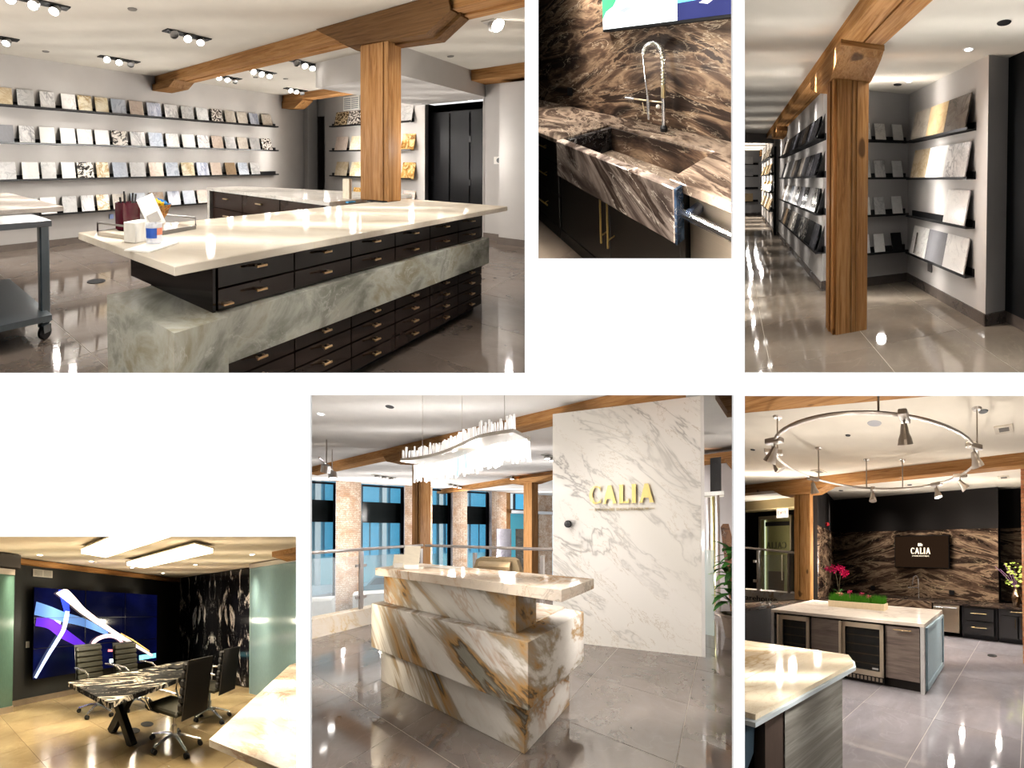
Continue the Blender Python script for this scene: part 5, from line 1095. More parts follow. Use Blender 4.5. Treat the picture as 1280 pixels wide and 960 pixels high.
# potted plant
pp = empty(5, 'potted_plant', (5.62, -.12, 0), 'leafy green plant in a taupe pot at the right edge of the reception', 'plant')
MB().lathe([(.09, 0), (.1, .02), (.155, .33), (.17, .34), (.17, .37), (.15, .37), (.14, .3)], (5.62, -.12, 0), 22).build(5, 'pot', plain('taupe_clay', L(136, 120, 106), .6), pp, smooth=True)
MB().lathe([(.001, .33), (.145, .33), (.14, .3)], (5.62, -.12, 0), 16).build(5, 'soil', plain('mossy_soil', L(74, 70, 38), .9), pp)
random.seed(3)
for k in range(3): MB().tube([(5.62, -.12, .33), (5.62+.02*k, -.13+.03*(k-1), .7), (5.62-.02*k, -.12+.05*(k-1), 1.1)], .012, 6).build(5, 'stem', plain('green_stem', L(70, 84, 40), .6), pp)
LG = plain('glossy_leaf', L(58, 112, 44), .3); LG2 = plain('pale_leaf', L(120, 160, 84), .3)
for k in range(64):
    z = .5+.85*(k % 16)/15; a = k*2.4; ln = random.uniform(.24, .38); up = random.uniform(-.3, .8); w_ = .055
    T = TR(5.62+random.uniform(-.03, .03), -.12+random.uniform(-.06, .06), z, a, 0, -up)
    pts = []
    for t, ww, dz in ((0, .08, 0), (.25, .8, .02), (.5, 1, .02), (.75, .7, -.01), (1, .03, -.06)): pts.append((t*ln, ww*w_, dz))
    vs = []; 
    for x_, y_, z_ in pts: vs += [(x_, y_, z_+.008), (x_, 0, z_), (x_, -y_, z_+.008)]
    fs = []
    for i in range(4): fs += [(3*i, 3*i+3, 3*i+4, 3*i+1), (3*i+1, 3*i+4, 3*i+5, 3*i+2)]
    m = MB(T); m.add(vs, fs); m.build(5, 'leaf', LG if k % 4 else LG2, pp)
# chandelier
cd = empty(5, 'crystal_chandelier', (2.08, 2.2, 2.45), 'wave shaped chandelier of glowing upright crystal rods over the desk', 'chandelier')
CP = [(2.08, 3.01), (2.15, 2.71), (2.143, 2.37), (2.06, 2.0), (2.0, 1.70), (2.05, 1.40)]
def crv(t):
    u = t*(len(CP)-1); i = min(int(u), len(CP)-2); f_ = u-i; q = [CP[max(i-1, 0)], CP[i], CP[i+1], CP[min(i+2, len(CP)-1)]]
    return tuple(.5*(2*q[1][a]+(q[2][a]-q[0][a])*f_+(2*q[0][a]-5*q[1][a]+4*q[2][a]-q[3][a])*f_*f_+(3*q[1][a]-q[0][a]-3*q[2][a]+q[3][a])*f_**3) for a in (0, 1))
n = 40; vs = []; fs = []
for i in range(n+1):
    x, y = crv(i/n)
    for dx, dz in ((-.13, 0), (.13, 0), (.13, .03), (-.13, .03)): vs.append((x+dx, y, 2.43+dz))
for i in range(n): fs += [(4*i+k, 4*i+(k+1) % 4, 4*i+4+(k+1) % 4, 4*i+4+k) for k in range(4)]
fs += [(0, 3, 2, 1), (4*n, 4*n+1, 4*n+2, 4*n+3)]
mb = MB(); mb.add(vs, fs); mb.build(5, 'wave_plate', plain('bronze_mirror', L(112, 102, 84), .3, .3), cd)
XG = NT('lit_crystal'); XG.col((.95, .95, .97)); XG.pr(.05, emi=(1, .97, .92), es=.3)
XB = NT('bright_crystal'); XB.col((1, 1, 1)); XB.pr(.05, emi=(1, .98, .95), es=.95)
XC = NT('prism_crystal'); XC.col((.4, .8, .95)); XC.pr(.05, emi=(.4, .8, 1), es=.8)
random.seed(11)
for i in range(74):
    t = (i+.5)/74; x, y = crv(t); h = random.uniform(.07, .13); lx = random.uniform(-.2, .2)
    T = TR(x-.11+random.uniform(-.01, .01), y, 2.46) @ TR(rx=random.uniform(-.12, .12), ry=lx*.3)
    MB(T).box(-.006, .006, -.008, .008, 0, h).build(5, 'crystal_rod', XG.m, cd)
    for s_ in (0, 1):
        h = random.uniform(.13, .21)
        T = TR(x+.05+.06*s_, y+random.uniform(-.01, .01), 2.42) @ TR(rx=random.uniform(-.15, .15))
        MB(T).box(-.006, .006, -.009, .009, -h, 0).build(5, 'crystal_rod', XC.m if random.random() < .05 else XB.m, cd)
for t in (.12, .5, .88):
    x, y = crv(t); MB().tube([(x, y, 2.45), (x, y, 3.6)], .003, 5).build(5, 'suspension_cable', SSR, cd)
# ceiling fittings
for x, y, lb in ((2.72, 3.34, 'lit downlight above the chandelier'), (2.1, 5.5, 'small downlight at upper left of the reception'), (2.6, 4.3, 'dark ceiling spot near the top of the reception'), (2.75, 2.2, 'downlight at the top edge above the chandelier')):
    d = tag(MB().lathe([(.001, -.006), (.06, -.006), (.066, 0), (.001, 0)], (x, y, 3.6), 16).build(5, 'downlight', BLACK() if 'dark' in lb else plain('white_ring', (.9,)*3, .4)), lb, 'light')
    if d and 'dark' not in lb: MB().lathe([(.001, -.01), (.04, -.01), (.04, -.006), (.001, -.006)], (x, y, 3.6), 16).build(5, 'downlight_lens', glow('cool_glow', (.9, .94, 1), 6), d)
for n_, (x, y, lb) in enumerate(((5.6, 9.6, 'left of the post by the second window'), (8.2, 8.9, 'in front of the third window'), (8.4, 6.0, 'left of the pale post'), (6.7, 3.65, 'left edge of the marble wall'))):
    f_ = empty(5, 'spot_fixture', (x, y, 3.6), 'recessed triple spot %s' % lb, 'light', 'reception spot fixtures')
    MB().box(x-.4, x+.4, y-.1, y+.1, 3.585, 3.6).build(5, 'recess_plate', plain('pale_plate', L(180, 178, 172), .5), f_)
    for j in range(3): head(5, TR(x+.25*(j-1), y, 3.585), 10, f_, rad=.08)
tk = empty(5, 'track_light', (2.9, 7.2, 3.6), 'hanging track light with two heads at the left of the reception', 'light')
for (x, y) in ((2.75, 6.9), (3.15, 7.6)): MB().tube([(x, y, 3.6), (x, y, 3.1)], .012, 6).build(5, 'stem', SSR, tk)
MB().tube([(2.5, 6.6, 3.12), (3.4, 8.0, 3.12)], .02, 6).build(5, 'track', SSR, tk); head(5, TR(2.75, 6.9, 3.08, 0, .3), 12, tk, rad=.09, ln=.18); head(5, TR(3.15, 7.6, 3.08, 0, -.3), 12, tk, rad=.09, ln=.18)
tag(MB().box(4.25, 4.6, 2.5, 3.3, 3.585, 3.6).build(5, 'ceiling_vent', plain('vent_grey', L(150, 154, 158), .5)), 'grey ceiling vent between chandelier and marble wall', 'vent')
lamp_grid(5, [.8, 1.6, 2.7, 3.4, 5, 6.5, 8], [-.5, .4, 1.3, 2.2, 3.2, 4.2, 5.6, 7.5, 9], 3.5, 1.0, cone=165, inside=lambda x, y: not (x > 3.6 and y < 2.6 and x < 5))
lamp_grid(5, [.9, 2.9], [.5, 1.3, 2.2, 3.2, 4.3], 1.5, .4, size=.05)  # mid-height points added around the desk
lamp_fan(5, [2.0, 2.8, 3.6, 4.6, 5.6], (-150, -60, 40, 140), (2.3,), .33, lambda x, y: x < 3.6)  # added to brighten the reception ceiling
lamp_grid(5, [5.5, 7.0], [4, 6.5, 9], 1.6, 1.0, size=.05)
for t_, k in ((1.2, .8), (2.4, .8), (3.8, 1), (5.5, 1.5), (7.2, 1), (9, 1)):
    for z_ in (.6, 2.4):
        q_ = TW @ Vector((t_, -1.1, z_)); lamp(5, q_.x, q_.y, z_, k)  # lamps added in front of the brick piers to brighten them
# ================================================================ kitchen display with the ring of spotlights (lower right)
r = 6
DP6 = paint('near_black_paint', L(34, 31, 30), .6, 6); CP6 = paint('cream_kitchen_ceiling', L(224, 216, 202), .8, 6)
partition_panels(6, paint('warm_grey_wall', L(120, 112, 104), .7, 6))
floor_tiles(6, -1.5, 8.2, -2.5, 9.5, 1.35, .86, .65, .1, tilemat('blue_taupe_tile', 6, L(128, 124, 128), L(152, 148, 154), .03, refl=.26), plain('pale_floor_joint', L(186, 180, 172), .7))
struct(box(6, 'ceiling', (-2, 9.5, -3, 11, 3.3, 3.4), CP6))
BM6 = bands('brown_wave_marble_far', 6, BRN, 1.15, 1.2, (1, .6, 2.6), (.2, 0, 0), .1, crack=L(214, 190, 150), ck=.7, cw=.012, detail=10, mirror=(1, 2.4))
struct(box(6, 'wall_back', (7.4, 7.55, .63, 4.92, 0, 3.3), DP6))
tag(box(6, 'backsplash_slab', (7.37, 7.4, .64, 2.40, .74, 2.38), BM6), 'right half of the brown marble backsplash behind the television', 'backsplash')
tag(box(6, 'backsplash_slab', (7.37, 7.4, 2.403, 4.9, .74, 2.38), BM6), 'left half of the brown marble backsplash behind the television', 'backsplash')
struct(box(6, 'wall_back_right', (7.75, 7.9, -2.5, .8, 0, 3.3), DP6)); tag(box(6, 'backsplash_slab', (7.72, 7.75, -1.5, .62, .74, 2.4), BM6), 'brown marble strip on the recessed wall beside the brick column', 'backsplash')
q0, q1 = Vector((7.4, 4.92)), Vector((5.33, 3.95)); dq = (q1-q0); rq = math.atan2(dq.y, dq.x)
struct(MB(TR(7.4, 4.92, 0, rq)).box(0, dq.length, -.12, 0, 0, 3.3).build(6, 'wall_left', DP6))
tag(MB(TR(7.4, 4.92, 0, rq)).box(0.02, dq.length, 0, .02, .74, 2.38).build(6, 'backsplash_slab', BM6), 'brown marble on the angled wall right of the timber post', 'backsplash')
tag(MB(TR(7.4, 4.92, 0, rq)).ball((1.3, .04, 2.5), .05).build(6, 'alarm_strobe', plain('red_plastic', L(190, 40, 50), .4)), 'small red alarm light above the angled backsplash', 'alarm')
# timber
b6 = tag(MB().prism([(1.64, 4.0), (2.06, 2.4), (2.53, .6), (2.9, -1), (1.0, -1), (.2, 4.0)], 3.1, 3.299).build(6, 'ceiling_beam', fir(6, 1)), 'thick timber beam at the top of the kitchen view', 'beam')
b7 = tag(MB().prism([(4.95, 6.5), (5.05, -.6), (5.3, -.6), (5.2, 6.5)], 3.12, 3.299).build(6, 'ceiling_beam', fir(6, 1, .85)), 'timber beam passing behind the spotlight ring', 'beam')
p6 = tag(box(6, 'timber_post', (5.1, 5.2, 3.96, 4.36, .7, 3.13), fir(6, 2, 1.1)), 'orange timber post left of the kitchen backsplash', 'post')
if p6: box(6, 'split_line', (5.094, 5.1, 4.22, 4.232, .9, 3.1), fir(6, 2, .35), p6)
tag(MB(TR(5.15, 4.1, 0, -math.pi/2)).prism_y([(-.75, 3.12), (-.5, 3.0), (.3, 3.0), (.62, 3.12)], -.14, .14).build(6, 'beam_saddle', fir(6, 1, 1)), 'timber saddle over the orange kitchen post', 'saddle')
struct(box(6, 'wall_pilaster', (5.42, 5.6, 4.36, 4.62, 0, 3.3), DP6))
# entrance beyond
struct(box(6, 'wall_entrance', (7.1, 7.2, 4.95, 9.5, 0, 3.3), DP6)); struct(box(6, 'wall_left_far', (3, 8, 9.4, 9.5, 0, 3.3), DP6))
struct(box(6, 'wall_soffit', (6.6, 7.1, 4.9, 9.4, 3.05, 3.3), paint('warm_soffit', L(196, 176, 130), .7, 6)))
dr = struct(box(6, 'door_1', (7.04, 7.08, 6.15, 7.28, .5, 2.8), plain('pale_green_door_glass', L(150, 146, 98), .15)))  # door glass in one pale green base colour
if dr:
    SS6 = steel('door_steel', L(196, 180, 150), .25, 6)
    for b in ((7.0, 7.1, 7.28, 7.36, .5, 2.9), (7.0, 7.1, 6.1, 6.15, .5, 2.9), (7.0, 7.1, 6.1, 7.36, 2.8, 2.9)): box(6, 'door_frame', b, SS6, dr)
    box(6, 'door_leaf_edge', (7.02, 7.04, 7.1, 7.14, .5, 2.78), glow('painted_edge_gleam', (.75, .85, .6), .8), dr)  # no lamp: the edge glows to stand for light on it
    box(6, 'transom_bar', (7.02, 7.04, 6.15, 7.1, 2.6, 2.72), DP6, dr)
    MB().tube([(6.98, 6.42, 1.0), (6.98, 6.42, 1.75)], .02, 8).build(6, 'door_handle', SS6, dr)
    box(6, 'painted_reflection', (7.03, 7.04, 6.4, 7.0, .6, 1.25), plain('brown_reflection_tint', L(84, 62, 40), .2), dr)  # brown block painted in as a table's reflection on the glass
    vs, fs, w = text_shape('CALIA', .19, .006)
    m = MB(TR(7.03, 6.3, 1.93, math.pi/2)); m.add(vs, fs); m.build(6, 'door_lettering', plain('grey_etched', L(90, 88, 64), .5), dr)
ex = tag(box(6, 'exit_sign', (6.75, 6.8, 6.02, 6.40, 2.80, 3.06), glow('exit_glow', (1, .93, .8), 1.1)), 'white illuminated exit sign above the glass door', 'exit sign')
if ex:
    vs, fs, w = text_shape('EXIT', .12, .006, True); m = MB(TR(6.742, 6.375, 2.865, -math.pi/2)); m.add(vs, fs); m.build(6, 'exit_lettering', plain('red_grey_letters', L(120, 60, 46), .5), ex)
    box(6, 'sign_housing', (6.74, 6.8, 6.0, 6.42, 3.06, 3.14), plain('cream_box', L(220, 206, 170), .5), ex)
kb6 = tag(box(6, 'stone_kerb', (5.27, 5.5, 4.44, 6.4, .45, .93), CR6 if 'CR6' in globals() else marble('kerb_marble_kitchen', 6, L(206, 196, 184), L(220, 212, 202), L(180, 150, 110), 2, .03, 1.5, rough=.2)), 'pale marble kerb carrying the dark lettering at left', 'kerb')
vs, fs, w = text_shape('warehouse', .12, .01, True); sc6 = 1.15/w
m = MB(TR(5.255, 6.12, .70, -math.pi/2)); m.add([(v[0]*sc6, v[1], v[2]*1.05) for v in vs], fs)
tag(m.build(6, 'wall_lettering', plain('dark_letters', L(46, 40, 38), .5)), 'dark lowercase lettering on the pale kerb at left', 'lettering')
rl6 = empty(6, 'glass_railing', (5.3, 5.4, .93), 'steel and glass railing in front of the glass entrance door', 'railing')
SSK = steel('kitchen_railing_steel', L(196, 178, 160), .25, 6)
MB().tube([(5.25, 6.5, 1.96), (5.25, 4.45, 1.80)], .025, 8).build(6, 'handrail', SSK, rl6, smooth=True)
for y in (5.56, 4.66): MB().box(5.26, 5.31, y-.03, y+.03, .93, 1.85).build(6, 'railing_post', SSK, rl6)
MB().box(5.275, 5.285, 4.7, 5.52, .97, 1.75).build(6, 'glass_pane', glass('kitchen_glass', (.8, .85, .75), .12), rl6)
for z in (1.15, 1.6): MB().box(5.24, 5.27, 5.6, 5.68, z-.03, z+.03).build(6, 'glass_clip', SSK, rl6)
# left run of cabinets
ST6 = bands('dark_brown_counter', 6, ((.35, L(30, 25, 23)), (.5, L(66, 54, 46)), (.6, L(36, 30, 28))), 1.6, 2, rough=.08, crack=L(200, 180, 150), ck=.5)
CB6 = paint('charcoal_cabinet', L(38, 37, 38), .35, 6)
lc = empty(6, 'corner_cabinets', (4.8, 4.6, 0), 'dark cabinets with a brown stone top behind the white island', 'cabinet')
MB().prism([(3.55, 4.5), (5.45, 3.62), (5.95, 3.9), (4.0, 4.95)], .80, .84).build(6, 'countertop', ST6, lc)
MB().prism([(3.6, 4.53), (5.43, 3.68), (5.88, 3.92), (4.02, 4.9)], 0, .80).build(6, 'body', CB6, lc)
# back run
bc = empty(6, 'back_counter', (7.1, 2.5, .7), 'dark brown stone counter along the kitchen back wall', 'counter')
MB().box(6.8, 7.4, .02, 4.6, .70, .735, ch=.003).build(6, 'countertop', ST6, bc)
MB().box(6.78, 6.84, 1.97, 3.1, .52, .735, ch=.003).build(6, 'sink_apron', BM6, bc)
GO6 = plain('gold_pulls', L(226, 194, 130), .25, 1)
def base_cab(name, y0, y1, lab, drawers=(), doors=()):
    e = empty(6, name, (7.0, (y0+y1)/2, 0), lab, 'cabinet')
    MB().box(6.84, 7.38, y0, y1, .09, .70).build(6, 'body', CB6, e); MB().box(6.9, 7.3, y0, y1, 0, .09).build(6, 'toe_kick', BLACK(), e)
    for a, b, z0, z1 in drawers:
        d = MB().box(6.815, 6.84, a+.006, b-.006, z0+.006, z1-.006, ch=.004).build(6, 'drawer', CB6, e)
        if d: MB().tube([(6.79, (a+b)/2-.15, (z0+z1)/2+.02), (6.79, (a+b)/2+.15, (z0+z1)/2+.02)], .009, 6).build(6, 'drawer_pull', GO6, d)
    for a, b, z0, z1, hy in doors:
        d = MB().box(6.815, 6.84, a+.006, b-.006, z0+.006, z1-.006, ch=.004).build(6, 'door', CB6, e)
        if d: MB().tube([(6.79, hy, .33), (6.79, hy, .52)], .009, 6).build(6, 'door_pull', GO6, d)
base_cab('drawer_cabinet', .62, 1.33, 'charcoal drawer base with two gold pulls right of the dishwasher', [(.68, 1.28, .40, .68), (.68, 1.28, .11, .39)])
base_cab('door_cabinet', -.2, .60, 'charcoal base cabinet with drawer and double doors beside the brick column', [(-.1, .55, .57, .69)], [(.24, .55, .11, .56, .29), (-.1, .23, .11, .56, .18)])
base_cab('sink_cabinet', 1.97, 3.1, 'charcoal sink base hidden behind the island', [], [(2.0, 2.5, .11, .5, 2.4), (2.52, 3.08, .11, .5, 2.6)])
d6_ = empty(6, 'dishwasher', (7, 1.65, 0), 'stainless dishwasher in the kitchen back run', 'dishwasher')
MB().box(6.815, 7.3, 1.375, 1.95, .1, .70, ch=.004).build(6, 'door', steel('warm_brushed_steel', L(190, 170, 146), .3, 6), d6_)
MB().tube([(6.78, 1.42, .64), (6.78, 1.92, .64)], .02, 8).build(6, 'handle', CHROME(), d6_, smooth=True)
f6 = empty(6, 'kitchen_faucet', (7.2, 2.42, .735), 'slim chrome faucet below the wall television', 'faucet')
MB().tube([(7.25, 2.42, .735), (7.25, 2.42, 1.2), (7.23, 2.47, 1.28), (7.2, 2.53, 1.24), (7.2, 2.55, 1.05)], .014, 8).build(6, 'spout', CHROME(), f6, smooth=True)
MB().tube([(7.25, 2.42, .98), (7.2, 2.66, .98)], .012, 6).build(6, 'side_arm', CHROME(), f6)
for y, lb in ((3.7, 'left of the faucet'), (1.66, 'right of the faucet'), (5.0, 'by the orchid')):
    if y < 4.8: tag(box(6, 'wall_outlet', (7.355, 7.37, y-.06, y+.06, .85, .95), BLACK()), 'black outlet on the kitchen backsplash %s' % lb, 'outlet')
tv6 = empty(6, 'television', (7.34, 2.38, 1.46), 'wall television showing a pale company name on brown', 'television')
MB().box(7.31, 7.37, 1.69, 3.06, 1.455, 2.25, ch=.004).build(6, 'case', BLACK(), tv6)
SN = NT('brown_screen'); SN.col(L(6, 5, 4)); SN.pr(.15, emi=L(44, 30, 20), es=1.0)
MB().box(7.305, 7.31, 1.71, 3.04, 1.475, 2.23).build(6, 'screen', SN.m, tv6)
LT = glow('screen_letters', (1, .86, .66), 1.0)
vs, fs, w = text_shape('CALIA', .15, .004); m = MB(TR(7.30, 2.38+.25, 1.80, -math.pi/2)); m.add([(v[0]*.5/w, v[1], v[2]) for v in vs], fs); m.build(6, 'screen_name', LT, tv6)
vs, fs, w = text_shape('STONE BOUTIQUE', .03, .004, True); m = MB(TR(7.30, 2.38+.21, 1.735, -math.pi/2)); m.add([(v[0]*.42/w, v[1], v[2]) for v in vs], fs); m.build(6, 'screen_small_text', LT, tv6)
m = MB(); 
for b in ((2.36, 2.40, 1.99, 2.06), (2.41, 2.44, 1.99, 2.06), (2.33, 2.35, 1.99, 2.04)): m.box(7.298, 7.302, b[0], b[1], b[2], b[3])
m.build(6, 'screen_emblem', LT, tv6)
# brick column at right
bc6 = struct(box(6, 'wall_brick_column', (5.72, 6.2, -.6, .13, 0, 3.3), plain('column_mortar', L(170, 140, 112), .9)))
BK6 = NT('warm_brick'); v_ = BK6.coords(6, rnd=True); BK6.col(BK6.ramp(BK6.noise(v_, 6, 3), [(.35, L(150, 92, 62)), (.65, L(186, 130, 94))])); BK6.pr(.85)
if bc6:
    for c in range(43):
        off = .1 if c % 2 else 0
        for yy in (0.14-.0, ): MB().box(5.70, 5.72, max(-.05-off, -.2), .135, c*.076+.006, c*.076+.068).build(6, 'brick', BK6.m, bc6)
# big white island
IQ = marble('silver_travertine', 6, L(206, 196, 184), L(190, 180, 170), L(168, 156, 146), 3, .04, 1, (1, .4, 6), rough=.08)
IW = marble('silver_leg', 6, L(186, 184, 182), L(170, 170, 170), L(150, 148, 146), 3, .04, 1, (1, 4, .6), rough=.1)
GW = wood('grey_oak', 6, L(104, 92, 86), L(122, 110, 102), L(80, 70, 66), axis=1, rough=.4, sc_=.8, knots=False)
TI = TR(3.87, 1.22, 0, math.radians(2.6))
i6 = empty(6, 'kitchen_island', (4.4, 2.5, 0), 'white waterfall kitchen island with two wine coolers in its front', 'island')
MB(TI).box(0, 1.12, 0, 2.47, .855, .902, ch=.003).build(6, 'countertop', IQ, i6)
MB(TI).box(0, 1.12, 0, .055, 0, .855).build(6, 'waterfall_leg', IW, i6); MB(TI).box(0, 1.12, 2.41, 2.47, 0, .855).build(6, 'waterfall_leg', IW, i6)
MB(TI).box(.06, 1.08, .06, 2.4, .0, .85).build(6, 'core', plain('dark_core', L(40, 36, 34), .5), i6)
EP = plain('blue_grey_panel', L(170, 190, 200), .25)
MB(TI).box(.05, 1.07, -.012, 0, .03, .84).build(6, 'end_panel', EP, i6)
for b in ((.05, .1), (1.02, 1.07)): MB(TI).box(b[0], b[1], -.03, -.012, .03, .84).build(6, 'panel_frame', EP, i6)
MB(TI).box(.05, 1.07, -.03, -.012, .03, .1).build(6, 'panel_frame', EP, i6); MB(TI).box(.05, 1.07, -.03, -.012, .80, .84).build(6, 'panel_frame', EP, i6)
SSI = steel('cooler_steel', L(206, 190, 168), .3, 6)
def cooler(y0, y1, lab, right):
    e = empty(6, 'wine_cooler', tuple(TI @ Vector((.02, (y0+y1)/2, .1))), lab, 'wine cooler')
    MB(TI).box(.03, .06, y0, y1, .1, .84).build(6, 'cavity', plain('cooler_black', L(12, 11, 11), .6), e)
    for b in ((y0, y0+.055, .12, .83), (y1-.055, y1, .12, .83), (y0, y1, .12, .19), (y0, y1, .765, .83)): MB(TI).box(.0, .03, b[0], b[1], b[2], b[3]).build(6, 'door_frame', SSI, e)
    for k in range(4): MB(TI).box(.022, .034, y0+.06, y1-.06, .27+.125*k, .285+.125*k).build(6, 'shelf', plain('cooler_shelf', L(120, 96, 66), .4), e)
    MB(TI).box(.012, .014, y0+.055, y1-.055, .19, .765).build(6, 'glass_pane', glass('cooler_glass', (.02, .02, .02), .4, refl=.02), e)
    MB(TI).box(.03, .05, y0, y1, .03, .11).build(6, 'grille', BLACK(), e)
    for k in range(10): MB(TI).box(.024, .03, y0+.03+k*(y1-y0-.06)/10, y0+.03+(k+.6)*(y1-y0-.06)/10, .045, .095).build(6, 'grille_slot', SSI, e)
    hy = y1+.03 
    MB(TI).box(-.03, -.01, y1-.005, y1+.03, .12, .83).build(6, 'handle', SSI, e)
    MB(TI).box(.008, .012, y0+.08, y0+.17, .21, .235).build(6, 'maker_plate', plain('grey_plate2', L(150, 150, 150), .4), e)
cooler(.56, 1.20, 'front wine cooler in the middle of the kitchen island', True)
cooler(1.75, 2.30, 'wine cooler at the left end of the kitchen island', True)
for y0, y1, hh in ((.07, .54, True), (1.24, 1.73, False)):
    d = MB(TI).box(.02, .05, y0, y1, .13, .83, ch=.002).build(6, 'wood_door', GW, i6)
    if d and hh: MB(TI).tube([(0, y0+.1, .79), (0, y1-.12, .79)], .008, 6).build(6, 'door_pull', GO6, d)
# planter with grass and flowers
pl = empty(6, 'grass_planter', (4.6, 2.5, .902), 'long white wooden planter of wheat grass with pink flowers on the island', 'planter')
TP = TR(4.45, 2.05, .902, math.radians(2.6))
for b in ((0, .02, 0, 1.0), (.16, .18, 0, 1.0), (.02, .16, 0, .02), (.02, .16, .98, 1.0)): MB(TP).box(b[0], b[1], b[2], b[3], 0, .10).build(6, 'planter_board', plain('pale_wood_board', L(232, 214, 180), .5), pl)
MB(TP).box(.02, .16, .02, .98, 0, .085).build(6, 'soil', plain('dark_soil', L(60, 44, 30), .9), pl)
random.seed(5); g = MB(TP)
for i in range(1500):
    x, y = random.uniform(.015, .165), random.uniform(.01, .99); h = random.uniform(.09, .17); a, b = random.uniform(-.02, .02), random.uniform(-.03, .03)
    g.add([(x, y-.004, .08), (x, y+.004, .08), (x+a, y+b, .08+h), (x+.004, y, .08)], [(0, 1, 2), (1, 3, 2), (3, 0, 2)])
go = g.build(6, 'grass', plain('wheat_grass', L(74, 140, 32), .6), pl)
if go: go['kind'] = 'stuff'
PK = plain('pink_petal', L(226, 84, 132), .5)
for i, y in enumerate((.28, .42, .62, .8)):
    b = MB(TP); cx, cz_ = .05+.03*(i % 2), .19+.03*(i % 3)
    for k in range(6):
        a = k*1.05; b.add([(cx, y, cz_), (cx+.02*math.cos(a)-.01, y+.05*math.cos(a), cz_+.03*math.sin(a)+.012), (cx+.02, y+.06*math.cos(a+.3), cz_+.035*math.sin(a+.3)), (cx, y+.05*math.cos(a+.6), cz_+.03*math.sin(a+.6)+.012)], [(0, 1, 2, 3)])
    b.tube([(cx, y, .08), (cx, y, cz_)], .003, 4); tag(b.build(6, 'pink_flower', PK, pl), None, None)
# orchid
oc = empty(6, 'orchid', (5.6, 3.62, .84), 'magenta orchid in a pinkish pot behind the planter', 'plant')
MB().lathe([(.05, 0), (.065, .11), (.07, .12), (.06, .12)], (5.62, 3.62, .84), 16).build(6, 'pot', plain('pink_clay', L(214, 160, 130), .5), oc, smooth=True)
for k, (dy, zz) in enumerate(((.12, 1.5), (-.06, 1.42))): MB().tube([(5.62, 3.62, .94), (5.62, 3.62+dy*.4, 1.25), (5.62, 3.62+dy, zz)], .007, 5).build(6, 'stem', plain('orchid_stem', L(80, 70, 50), .6), oc)
random.seed(9)
for k in range(13):
    y = 3.62+.28-.05*k if k < 9 else 3.62-.1-.04*(k-9); z = (1.47 if k < 9 else 1.38)+random.uniform(-.04, .05); b = MB()
    for j in range(5):
        a = j*1.2566; b.add([(5.6, y, z), (5.59, y+.05*math.cos(a-.4), z+.05*math.sin(a-.4)), (5.58, y+.07*math.cos(a), z+.07*math.sin(a)), (5.59, y+.05*math.cos(a+.4), z+.05*math.sin(a+.4))], [(0, 1, 2, 3)])
    b.build(6, 'flower', plain('magenta_petal', L(200, 30, 100), .5), oc)
for k in range(4): MB(TR(5.62, 3.62, .96, k*1.6, 0, -.5)).add([(0, .0, 0), (.1, .025, .01), (.18, 0, -.01), (.1, -.025, .01)], [(0, 1, 2, 3)]).build(6, 'leaf', plain('orchid_leaf', L(50, 90, 40), .4), oc)
# vase at right
vz = empty(6, 'brass_vase', (6.9, .27, .735), 'brass vase with yellow green foliage at the right end of the counter', 'vase')
MB().lathe([(.04, 0), (.085, .12), (.09, .22), (.05, .34), (.04, .38), (.045, .4)], (6.95, .27, .735), 18).build(6, 'vase_body', plain('old_brass', L(150, 112, 60), .25, 1), vz, smooth=True)
random.seed(21)
YG = plain('lime_leaf', L(176, 196, 90), .5); VL = plain('violet_bud', L(150, 110, 150), .6)
for k in range(60):
    z = 1.15+random.random()*.5; y = .27+random.uniform(-.16, .2); x = 6.95+random.uniform(-.1, .1); s_ = random.uniform(.025, .05); a = random.random()*6
    MB(TR(x, y, z, a, a)).add([(-s_, 0, 0), (0, s_*.6, .01), (s_, 0, 0), (0, -s_*.6, .01)], [(0, 1, 2, 3)]).build(6, 'leaf', YG, vz)
for k in range(5): MB().tube([(6.95, .27, 1.1), (6.93, .27+.05*k, 1.35), (6.9, .3+.09*k, 1.5+.05*(k % 3))], .005, 4).build(6, 'twig', VL, vz)
# near counter with stool
FQ = marble('cream_counter_marble', 6, L(238, 226, 202), L(228, 216, 192), L(196, 168, 124), 1.7, .03, 1.6, rough=.06)
fc6 = empty(6, 'near_counter', (1.7, 1.8, 0), 'cream veined marble counter with a chamfered corner at the lower left of the kitchen', 'counter')
MB().prism([(1.20, 1.285), (2.10, 1.225), (2.18, 1.29), (2.25, 1.36), (2.13, 2.9), (1.1, 2.9)], .925, .955).build(6, 'countertop', FQ, fc6)
MB().prism([(1.18, 1.265), (2.10, 1.205), (2.20, 1.27), (2.27, 1.36), (2.15, 2.9), (1.08, 2.9)], .90, .925).build(6, 'lower_edge', paint('pale_blue_stone_edge', L(196, 208, 216), .2, 6), fc6)
GO2 = wood('weathered_grey_oak', 6, L(132, 130, 124), L(156, 156, 150), L(108, 106, 102), axis=0, rough=.5, sc_=.6, knots=False)
MB().prism([(1.40, 1.27), (1.97, 1.245), (1.98, 1.30), (1.40, 1.33)], 0, .90).build(6, 'end_panel', GO2, fc6)
MB().prism([(1.28, 1.30), (1.40, 1.28), (1.40, 1.36), (1.28, 1.38)], 0, .90).build(6, 'dark_leg', plain('taupe_leg', L(84, 72, 66), .5), fc6)
MB().prism([(1.45, 1.34), (1.98, 1.31), (1.98, 2.9), (1.45, 2.9)], 0, .90).build(6, 'body', plain('dark_brown_body', L(70, 58, 52), .6), fc6)  # body in one even dark brown
